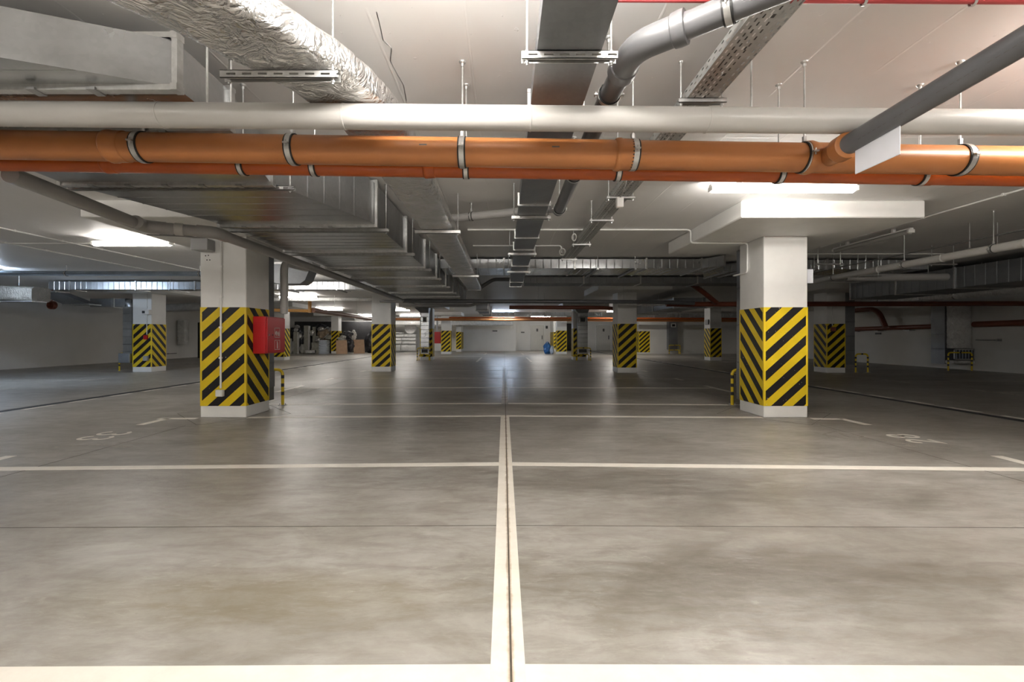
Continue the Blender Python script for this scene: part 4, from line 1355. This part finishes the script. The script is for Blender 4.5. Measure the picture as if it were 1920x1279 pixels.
pipe('drain_pipe', 'brown pipe dropping into the long brown pipe behind the near right column', [(5.35, 12.95, H(1.50)), (5.75, 13.1, H(1.28)), (6.3, 13.5, H(1.02))], .07, 'brown', bend=.1)
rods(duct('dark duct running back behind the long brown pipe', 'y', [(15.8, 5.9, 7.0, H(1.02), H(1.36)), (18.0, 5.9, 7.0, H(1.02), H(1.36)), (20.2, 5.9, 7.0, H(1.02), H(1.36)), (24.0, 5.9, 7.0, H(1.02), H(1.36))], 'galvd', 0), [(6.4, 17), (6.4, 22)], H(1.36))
t = thing('foil_duct', 'short crinkled foil duct behind the second right column', 'duct', (5.2, 15.6, H(1.08)))
obj('foil_wrap', foil_mb([(4.75, 15.7, H(1.12)), (5.3, 15.6, H(1.13)), (5.8, 15.5, H(1.19))], .16, .13, 18, 40, .02), 'foilw', t, True, ang=60)
rods(t, [(5.3, 15.6)], H(1.19))

# ------------------------------------------------------------------ conduits on the slab


def conduit(label, path, r=.011, clips=.7, mat='white', group='white conduits'):
    t = thing('cable_conduit', label, 'conduit', path[0], group)
    obj('conduit_tube', MB().tube(fillet(path, .05, 5), r, 10), mat, t, True)
    for a, b_ in zip(path, path[1:]):
        a, b_ = Vector(a), Vector(b_)
        L = (b_ - a).length
        n = int(L / clips)
        for k in range(1, n + 1):
            p = a.lerp(b_, k / (n + 1))
            obj('conduit_clip', MB().obox(p, (b_ - a).normalized() * .012, (b_ - a).normalized().cross(Vector((0, 0, 1) if abs((b_ - a).normalized().z) < .9 else (0, 1, 0))).normalized() * (r + .006), (b_ - a).normalized().cross(Vector((1, 0, 0) if abs((b_ - a).normalized().x) < .9 else (0, 0, 1))).normalized() * (r + .004)), mat, t)
    return t


zc = CEIL - .018
conduit('white conduit across the slab and down to the near right column', [(-.55, 6.9, zc), (2.83, 6.9, zc), (2.83, 6.9, PB - .014), (3.69, 6.9, PB - .014), (3.69, 6.9, H(.98)), (3.69, 7.3, H(.98))], .013, .62)
conduit('second white conduit across the slab to the end of the tray', [(-.55, 8.1, zc), (1.02, 8.1, zc), (1.02, 8.1, H(1.5))], .012, .5)
conduit('white conduit along the slab in the dark right aisle', [(5.7, 3.2, zc), (5.72, 8.2, zc)], .012, 1.1)
conduit('white conduit crossing the dark right aisle', [(5.7, 8.9, zc), (8.6, 8.9, zc)], .012, .6)
conduit('grey conduit rising along the pale grey pipe', [(6.7, 5.2, H(1.38)), (6.72, 10, H(1.40))], .012, 1.2, 'zincd')
conduit('left conduit along the slab, nearer the column', [(-7.55, 4.0, zc), (-7.4, 11.4, zc)], .012, .8)
conduit('left conduit along the slab, farther left', [(-8.55, 5.0, zc), (-8.65, 11.4, zc)], .012, .8)
conduit('thin conduit across the slab behind the left lamp', [(-9.5, 7.9, zc), (-5.2, 7.9, zc)], .009, .8)
# ------------------------------------------------------------------ things on and by the columns
# near left column: junction box, conduit, fire cabinet, vent duct and guard
t = thing('junction_box', 'grey junction box near the top of the near left column', 'box', (-4.22, 6.44, H(1.22)))
obj('box_body', MB().cbox(-4.345, 6.33, H(1.215), -4.12, 6.497, H(1.37), .008), 'boxgrey', t)
obj('box_lid', MB().cbox(-4.35, 6.315, H(1.210), -4.115, 6.332, H(1.375), .006), 'boxgrey', t)
for k, (x, dx) in enumerate(((-4.30, -.32), (-4.26, -.55), (-4.21, -.78))):
    obj('box_cable', MB().tube(fillet([(x, 6.42, H(1.37)), (x, 6.42, PB - .05), (x + dx * .4, 6.40, PB - .022), (x + dx, 6.36, PB - .012)], .06), .009, 8), 'cable', t, True)
for (x, z) in ((-4.26, 1.16), (-4.22, 1.165), (-4.24, 1.10), (-4.20, 1.10)):
    obj('screw_hole', MB().lathe((x, 6.4975, H(z)), (0, -1, 0), [(0, .009), (.002, .009)], 10), 'dark', t)
conduit('white conduit down the front of the near left column', [(-4.03, 6.483, PB - .003), (-4.035, 6.483, .42)], .014, .45)
t = thing('socket_box', 'small white outlet box low on the near left column', 'box', (-4.035, 6.46, .30))
obj('box_body', MB().cbox(-4.085, 6.435, .305, -3.985, 6.494, .40, .006), 'white', t)
obj('box_lid', MB().cbox(-4.075, 6.428, .315, -3.995, 6.436, .39, .003), 'white', t)

t = thing('fire_cabinet', 'red fire hose cabinet on the near left column', 'cabinet', (-3.57, 6.93, .88))
obj('cabinet_body', MB().cbox(-3.676, 6.66, .905, -3.49, 7.22, 1.453, .006), 'red', t)
d_ = obj('cabinet_door', MB().cbox(-3.489, 6.672, .918, -3.468, 7.208, 1.44, .005), 'red', t)


def frame_yz(x, y0, y1, z0, z1, w_=.009):
    m_ = MB()
    for (a, b_, c, d) in ((y0, y1, z0, z0 + w_), (y0, y1, z1 - w_, z1), (y0, y0 + w_, z0, z1), (y1 - w_, y1, z0, z1)):
        m_.box(x, a, c, x + .0015, b_, d)
    return m_


x = -3.468
m_ = frame_yz(x, 6.88, 7.04, 1.14, 1.29)
# hose reel and flame pictogram
m_.lathe((x, 6.935, 1.21), (1, 0, 0), [(0, .032), (.0015, .032)], 16)
m_.add([(x + .0012, 6.975, 1.165), (x + .0012, 7.02, 1.165), (x + .0012, 7.028, 1.20), (x + .0012, 7.008, 1.25), (x + .0012, 7.0, 1.215), (x + .0012, 6.985, 1.235), (x + .0012, 6.972, 1.20)], [(0, 1, 2, 3, 4, 5, 6)])
m_.box(x, 6.93, 1.165, x + .0015, 6.945, 1.21)
obj('hose_pictogram', m_, 'pict', d_, label='white outlined fire hose symbol')
m_ = frame_yz(x, 6.88, 7.04, .955, 1.105)
m_.box(x, 6.945, .975, x + .0015, 6.985, 1.06).box(x, 6.955, 1.06, x + .0015, 6.975, 1.085).box(x, 6.935, 1.07, x + .0015, 6.965, 1.08)
obj('extinguisher_pictogram', m_, 'pict', d_, label='white outlined extinguisher symbol')
obj('cabinet_lock', MB().lathe((x, 6.72, 1.18), (1, 0, 0), [(0, .012), (.006, .012), (.008, .008)], 14), 'zinc', d_)
obj('cabinet_lock', MB().lathe((x, 6.82, 1.18), (1, 0, 0), [(0, .010), (.006, .010), (.008, .006)], 14), 'dark', d_)

t = thing('vent_shaft', 'dull grey vent duct behind the near left column', 'duct', (-4.05, 7.34, .3))
obj('duct_section', section_mb('z', (.12, -4.22, -3.80, 7.16, 7.52), (CEIL - .22, -4.22, -3.80, 7.16, 7.52), .5, .006, ends=(True, True)), 'galvd', t)
obj('vent_box', MB().cbox(-3.80, 7.22, .34, -3.755, 7.46, .60, .006), 'galvd', t)
hoop('striped guard hoop behind the near left column', -4.45, -3.735, 7.68, .60)
pipe('plastic_pipe', 'grey downpipe behind the near left column, above the fire cabinet', [(-3.60, 7.45, H(.38)), (-3.60, 7.45, H(1.22)), (-3.60, 8.3, H(1.25))], .06, 'grey_pvc', bend=.15, n=20)
# near right column: vent duct and guard
t = thing('vent_shaft', 'dark vent duct behind the near right column', 'duct', (4.05, 7.36, .3))
obj('duct_section', section_mb('z', (.12, 3.86, 4.28, 7.19, 7.55), (CEIL - .22, 3.86, 4.28, 7.19, 7.55), .5, .006, ends=(True, True)), 'galvd', t)
obj('vent_box', MB().cbox(3.815, 7.25, .34, 3.86, 7.48, .62, .006), 'galvd', t)
hoop('striped guard hoop behind the near right column', 3.84, 4.55, 7.66, .60)
# far left column
hoop('striped guard hoop by the far left column duct', -12.98, -12.45, 15.36, .60)
t = thing('electric_box', 'small white meter box high on the far left column', 'box', (-11.66, 14.9, H(.78)))
obj('box_body', MB().cbox(-11.80, 14.80, H(.735), -11.55, 14.95, H(.89), .01), 'white', t)
obj('box_window', MB().box(-11.77, 14.793, H(.77), -11.68, 14.80, H(.85)), 'dark', t)
conduit('white conduit down the front of the far left column', [(-11.72, 14.935, PB), (-11.72, 14.935, H(.08))], .012, .5)
tag(obj('alarm_button', MB().cbox(-11.80, 14.88, H(-.08), -11.68, 14.947, H(.06), .01), 'red'), 'small red alarm button on the far left column', 'button')
tag(obj('socket_box', MB().cbox(-11.80, 14.86, H(-.78), -11.65, 14.945, H(-.62), .01), 'boxgrey'), 'grey socket box low on the far left column', 'box')
# dim right column
t = thing('vent_shaft', 'dark vent duct on the right face of the dim right column', 'duct', (11.15, 14.95, .2))
obj('duct_section', section_mb('z', (.25, 10.99, 11.33, 14.7, 15.1), (CEIL - .22, 10.99, 11.33, 14.7, 15.1), .4, .008, ends=(True, True)), 'galvd', t)
hoop('striped guard hoop beside the dim right column', 11.36, 11.75, 14.7, .60, along='x')
conduit('white conduit on the dim right column', [(10.55, 14.625, H(1.0)), (10.55, 14.625, H(.36))], .012, .4)
tag(obj('alarm_button', MB().cbox(10.49, 14.56, H(.18), 10.63, 14.637, H(.32), .01), 'brown'), 'small dark alarm button on the dim right column', 'button')
# lit rear right column
tag(obj('electric_box', MB().cbox(10.04, 22.4, H(.62), 10.1, 22.75, H(.86), .01), 'printgrey'), 'dark switch box on the lit side of the right rear column', 'box')

# mid columns: grilled vent shafts with guards
for (x0, x1, lb, mt) in ((-4.08, -3.69, 'left', 'galvb'), (3.62, 4.10, 'right', 'galv')):
    t = thing('vent_shaft', 'ribbed sheet metal vent shaft with grille before the %s mid column' % lb, 'duct', ((x0 + x1) / 2, 22.5, .3), 'grilled vent shafts')
    obj('duct_section', section_mb('z', (.28, x0, x1, 22.3, 22.68), (H(1.18), x0, x1, 22.3, 22.68), .2, .012, ends=(True, True)), mt, t)
    obj('duct_head', section_mb('z', (H(1.18), x0, x1, 22.2, 22.7), (H(1.42), x0 - .25, x1 + .05, 22.0, 22.7), 0, ends=(True, True)), 'galvd', t)
    for (za, zb, nm, w_) in ((H(.72), H(.98), 'upper_grille', .10), (.36, .58, 'lower_grille', .02)):
        g = obj(nm, MB().box(x0 + w_, 22.27, za, x1 - w_, 22.295, za + .025).box(x0 + w_, 22.27, zb - .025, x1 - w_, 22.295, zb).box(x0 + w_, 22.27, za, x0 + w_ + .025, 22.295, zb).box(x1 - w_ - .025, 22.27, za, x1 - w_, 22.295, zb), 'white', t)
        obj('grille_back', MB().box(x0 + w_ + .02, 22.285, za + .02, x1 - w_ - .02, 22.297, zb - .02), 'dark', g)
        z = za + .05
        while z < zb - .03:
            obj('grille_slat', MB().obox(((x0 + x1) / 2, 22.28, z), ((x1 - x0) / 2 - w_ - .02, 0, 0), (0, .008, -.008), (0, .001, .001)), 'zincd', g)
            z += .04
    hoop('tall striped guard hoop before the %s grilled vent shaft' % lb, x0 - .12, x1 + .10, 22.05, .62)
    hoop('low striped guard hoop before the %s grilled vent shaft' % lb, x0 - .06, x1 + .04, 22.18, .30)
# wall vent at the right rear
t = thing('vent_shaft', 'grey vent shaft on the right back wall', 'duct', (11.4, 31.0, .3), 'grilled vent shafts')
obj('duct_section', section_mb('z', (.3, 11.15, 11.75, 30.8, 31.19), (H(1.1), 11.15, 11.75, 30.8, 31.19), 0, ends=(True, True)), 'galvd', t)
obj('upper_grille', MB().box(11.30, 30.76, H(.66), 11.62, 30.80, H(.92)), 'white', t)
obj('grille_back', MB().box(11.36, 30.75, H(.71), 11.56, 30.765, H(.87)), 'dark', t)
hoop('tall striped guard hoop before the right back wall vent', 11.1, 11.85, 30.6, .60)
hoop('low striped guard hoop before the right back wall vent', 11.15, 11.80, 30.7, .28)
# foil riser on the right wall
t = thing('foil_duct', 'foil-wrapped riser with grille on the right wall', 'duct', (15.85, 16.0, .1))
obj('duct_casing', section_mb('z', (.2, 15.48, 16.24, 15.98, 16.5), (H(1.15), 15.48, 16.24, 15.98, 16.5), .5, .004, ends=(True, True)), 'galvd', t)
obj('foil_wrap', foil_mb([(15.86, 15.86, .76), (15.86, 15.86, 1.5), (15.86, 15.86, H(1.15))], .72, .26, 30, 44, .014), 'foilw', t, True, ang=60)
obj('grille_frame', MB().box(15.5, 15.66, .36, 16.2, 15.69, .40).box(15.5, 15.66, .70, 16.2, 15.69, .74).box(15.5, 15.66, .36, 15.53, 15.69, .74).box(16.17, 15.66, .36, 16.2, 15.69, .74), 'zinc', t)
g = obj('vent_grille', MB().box(15.5, 15.695, .36, 16.2, 15.98, .74), 'dark', t)
for k in range(6):
    obj('grille_slat', MB().box(15.56 + k * .105, 15.668, .40, 15.605 + k * .105, 15.69, .70), 'galvbluelit', g)
obj('foil_lip', foil_mb([(15.48, 15.82, .28), (16.22, 15.82, .28)], .3, .13, 20, 14, .012), 'foilw', t, True, ang=60)
hoop('striped guard hoop around the foil riser on the right wall', 15.08, 15.88, 15.45, .62)
tag(obj('wall_bracket', MB().tube([(16.17, 15.6, H(-.10)), (16.17, 14.9, H(-.10))], .018, 8).box(16.1, 14.85, H(-.14), 16.25, 14.9, H(-.06)), 'zincd'), 'bare steel bracket beside the foil riser', 'bracket')
# left wall: conduit, rack and foil riser behind the far left column
conduit('dark thin conduit on the left wall behind the far left column', [(-17.56, 22.6, H(1.05)), (-17.56, 22.6, .28), (-17.56, 24.4, .28)], .02, .6, 'cable')
t = thing('foil_duct', 'crinkled foil riser on the far left wall', 'duct', (-17.3, 24.5, .5))
obj('foil_wrap', foil_mb([(-17.34, 24.6, .75), (-17.34, 24.6, 1.4), (-17.34, 24.6, 2.05)], .45, .4, 20, 40, .02), 'foilw', t, True, ang=60)
t = thing('pipe_rack', 'black steel rack against the left wall, by the near left column edge', 'rack', (-16.3, 25, 0))
for x in (-16.72, -15.9):
    obj('rack_post', MB().box(x - .04, 24.9, 0, x + .04, 25.0, 1.95), 'dark', t)
for z in (.35, 1.15, 1.88):
    obj('rack_bar', MB().box(-16.72, 24.92, z - .03, -15.9, 24.98, z + .03), 'dark', t)

# ------------------------------------------------------------------ rear columns and wall bits
tag(obj('fire_cabinet', MB().cbox(-4.70, 30.7, .72, -4.27, 31.0, 1.50, .02), 'red'), 'red hose box left of the rear left column', 'cabinet')
tag(obj('plastic_pipe', MB().tube([(-4.55, 30.95, 1.51), (-4.55, 30.95, PB)], .05, 12), 'bluewhite', smooth=True), 'white upright pipe above the rear red hose box', 'pipe')
tag(obj('wall_plate', MB().cbox(-.95, 37.47, 1.60, -.55, 37.5, 1.70, .005), 'printgrey'), 'small dark plate on the back wall left of the centre line', 'sign')
tag(obj('wall_plate', MB().cbox(1.45, 38.87, 1.50, 1.75, 38.9, 1.60, .005), 'printgrey'), 'small dark plate on the recessed back wall beside the first door', 'sign')
# blue and white sack by the rear right column
t = thing('refuse_sack', 'blue and white sacks beside the rear right column', 'sack', (3.1, 31.2, 0))


def lump(c, r, seed, amp=.28, sub=3, flat=None):
    bm = bmesh.new()
    bmesh.ops.create_icosphere(bm, subdivisions=sub, radius=1)
    for v in bm.verts:
        q = v.co.copy()
        k = 1 + amp * noise.noise(q * 1.7 + Vector((seed, 0, 0))) + amp * .7 * noise.noise(q * 4.1 + Vector((0, seed, 0)))
        v.co = Vector((q.x * r[0] * k + c[0], q.y * r[1] * k + c[1], max(c[2] + q.z * r[2] * k, 0.001)))
    return MB().bm(bm)


obj('sack_body', lump((2.95, 31.2, .38), (.26, .25, .42), 3.1), 'blue', t)
obj('sack_body', lump((3.28, 31.1, .26), (.16, .2, .30), 5.1), 'bluewhite', t)

# ------------------------------------------------------------------ the storage heap
G = 'leftover building material heap'


def slab(label, x0, x1, y, z0, h_, th=.12, mat='insul', lean=0, edge=True):
    t = thing('insulation_slab', label, 'board', ((x0 + x1) / 2, y, z0), G)
    obj('slab_face', MB().add([(x0, y, z0), (x1, y, z0), (x1, y + th, z0), (x0, y + th, z0), (x0, y + lean, z0 + h_), (x1, y + lean, z0 + h_), (x1, y + lean + th, z0 + h_), (x0, y + lean + th, z0 + h_)],
                              [(0, 3, 2, 1), (4, 5, 6, 7), (0, 1, 5, 4), (1, 2, 6, 5), (2, 3, 7, 6), (3, 0, 4, 7)]), mat, t)
    if edge:
        obj('slab_edge', MB().box(x1 + .002, y - .03, z0, x1 + .08, y + th, z0 + h_ * .99), 'foilw', t)
    return t


slab('tall grey insulation slab, left one, standing in the heap', -14.40, -14.12, 31.1, 0, 1.50)
slab('tallest grey insulation slab standing in the heap', -13.72, -13.42, 31.2, 0, 1.93)
slab('short grey insulation slab beside the red cabinet edge', -14.95, -14.7, 31.3, 0, 1.05)
slab('dull slab standing behind the tallest one', -13.3, -13.1, 31.6, 0, 1.85, .1, 'insul', 0, False)
t = thing('carton_box', 'pale grey box low in the heap', 'box', (-12.95, 31.3, 0), G)
obj('box_body', MB().cbox(-13.22, 31.25, .38, -12.72, 31.75, .78, .01), 'insul', t)
obj('box_flap', MB().box(-13.22, 31.2, 0, -12.70, 31.7, .375), 'insul', t)
t = thing('foil_duct', 'dented foil elbow lying on the floor before the heap', 'duct', (-13.1, 30.95, 0), G)
obj('foil_wrap', foil_mb([(-13.45, 30.95, .14), (-13.1, 30.95, .14), (-12.85, 31.0, .16)], .3, .26, 20, 24, .014), 'foil', t, True, ang=60)
obj('duct_mouth', MB().lathe((-12.84, 31.0, .16), (1, .2, .08), [(0, .10), (.01, .10)], 16), 'dark', t)
t = thing('panel_stack', 'stack of pale blue-white panels against the striped column', 'panels', (-12.4, 31.2, 0), G)
for k in range(10):
    obj('stacked_panel', MB().cbox(-12.62 + random.uniform(-.01, .01), 31.0, .094 * k, -12.06 + random.uniform(-.01, .01), 31.5, .068 + k * .094, .008).box(-12.52, 31.03, .068 + k * .094, -12.16, 31.45, .094 + k * .094), 'bluewhite', t)
for (x, lb, y, h_) in ((-11.35, 'left brown fibre board leaning beside the striped column', 30.9, .92), (-10.42, 'right brown fibre board leaning farther back', 31.7, .96)):
    t = thing('fibre_board', lb, 'board', (x, y, 0), G)
    obj('board_face', MB().add([(x - .05, y, 0), (x + .72, y, 0), (x + .72, y + .03, 0), (x - .05, y + .03, 0), (x - .18, y + .35, h_), (x + .55, y + .35, h_ + .02), (x + .55, y + .38, h_ + .02), (x - .18, y + .38, h_)],
                               [(0, 3, 2, 1), (4, 5, 6, 7), (0, 1, 5, 4), (1, 2, 6, 5), (2, 3, 7, 6), (3, 0, 4, 7)]), 'wood', t)
heap = [((-14.30, 31.3, 1.62), (.15, .14, .13), 'foil', 'crumpled foil on the tall left slab'), ((-13.22, 31.35, 1.42), (.17, .18, .2), 'foil', 'crumpled foil beside the tallest slab'),
        ((-12.88, 31.45, .95), (.18, .18, .16), 'foil', 'foil ball on the pale grey box'), ((-12.62, 31.4, 1.70), (.22, .2, .15), 'foil', 'foil scrap over the brown paper bundle'),
        ((-11.15, 31.5, 1.15), (.22, .16, .12), 'foil', 'foil scrap above the left fibre board'), ((-13.98, 31.25, 1.22), (.12, .14, .2), 'foil', 'foil wad wedged between the two tall slabs'),
        ((-14.0, 31.6, .32), (.16, .2, .36), 'bag', 'white crumpled bag between the two tall slabs'), ((-13.95, 31.5, .86), (.14, .2, .2), 'tarp', 'dark bundle between the two tall slabs'),
        ((-14.75, 32.2, 1.35), (.5, .4, .5), 'tarp', 'dark bundle at the left end of the heap'), ((-14.55, 32.0, 1.85), (.2, .2, .16), 'foil', 'foil scrap on top of the left slab'),
        ((-12.75, 31.9, 1.35), (.3, .3, .42), 'khaki', 'brown paper bundle in the middle of the heap'), ((-12.4, 31.9, 1.30), (.22, .25, .4), 'khaki', 'crumpled brown sheet beside the paper bundle'),
        ((-12.15, 32.0, 1.62), (.3, .3, .2), 'foil', 'foil bundle on top of the heap'), ((-12.95, 32.2, 1.75), (.5, .4, .3), 'tarp', 'dark sheeting on top of the heap'),
        ((-13.0, 31.75, 1.0), (.25, .2, .22), 'insul', 'grey lump above the pale box'), ((-12.2, 31.8, 1.12), (.3, .3, .18), 'insul', 'grey wool on the pale panels'),
        ((-11.0, 31.9, 1.30), (.42, .35, .28), 'tarp', 'dark sheeting behind the left fibre board'), ((-10.6, 32.1, 1.28), (.2, .25, .34), 'bag', 'pale crumpled bag between the fibre boards'),
        ((-11.3, 31.7, 1.02), (.3, .25, .14), 'bag', 'white scrap on top of the left fibre board'), ((-10.75, 31.9, .5), (.25, .3, .45), 'tarp', 'dark bundle standing between the fibre boards'),
        ((-12.7, 32.9, .6), (1.7, .7, .75), 'tarp', 'black sheeting at the bottom of the heap'), ((-9.55, 33.0, .75), (.5, .5, .8), 'tarp', 'dark bundle right of the fibre boards'),
        ((-9.35, 32.4, .95), (.12, .2, .35), 'bag', 'pale roll right of the fibre boards')]
for k, (c, r, mt, lb) in enumerate(heap):
    tag(obj('rubble_bundle', lump(c, r, k * 1.7 + .4), mt), lb, 'bundle', G)
for k, (p, q) in enumerate((((-12.6, 31.6, 1.0), (-12.15, 31.55, 1.38)), ((-12.55, 31.5, 1.62), (-12.2, 31.6, 1.86)), ((-13.95, 31.3, .98), (-13.78, 31.7, 1.5)))):
    tag(obj('metal_offcut', MB().tube([p, q], .03, 8), 'zinc', smooth=True), ['shiny metal strip slanting over the brown bundle', 'short shiny strip on top of the heap', 'metal strip between the two tall slabs'][k], 'offcut', G)
tag(obj('recess_dark_panel', MB().box(-15.6, 33.9, 0, -9.0, 34.0, 2.30), 'dark'), 'black panel standing in for the dark recess behind the storage heap', 'screen')  # flat black sheet paints the shade of the recess
# stacked foil blocks right of the second left column
rows = [(.0, .56, (-9.6, -9.02, -8.1, -6.9)), (.58, .83, (-9.6, -9.0, -8.0, -6.9)), (.86, 1.09, (-9.6, -9.0, -8.05, -6.9)), (1.12, 1.37, (-9.6, -8.95, -7.85, -6.9)), (1.40, 1.52, (-9.6, -9.0, -7.95))]
names = ['bottom', 'second', 'third', 'fourth', 'top']
for r_, (z0, z1, xs) in enumerate(rows):
    for k in range(len(xs) - 1):
        t = tag(obj('foil_block', foil_mb([(xs[k] + .02, 36.0, (z0 + z1) / 2), ((xs[k] + xs[k + 1]) / 2, 36, (z0 + z1) / 2), (xs[k + 1] - .02, 36.0, (z0 + z1) / 2)], .7, z1 - z0, 20, 24, .016), 'foilw', smooth=True, ang=60),
                'foil-wrapped block in the far stack, %s row, %s' % (names[r_], ['left', 'middle', 'right'][k]), 'block', 'stacked foil blocks')
t = tag(obj('foil_disc', MB().lathe((-7.38, 36.2, 1.835), (0, -1, 0), [(0, .46), (.35, .46), (.40, .42), (.41, .1)], 24), 'foilw', smooth=True), 'round foil duct end lying on top of the foil blocks', 'duct')
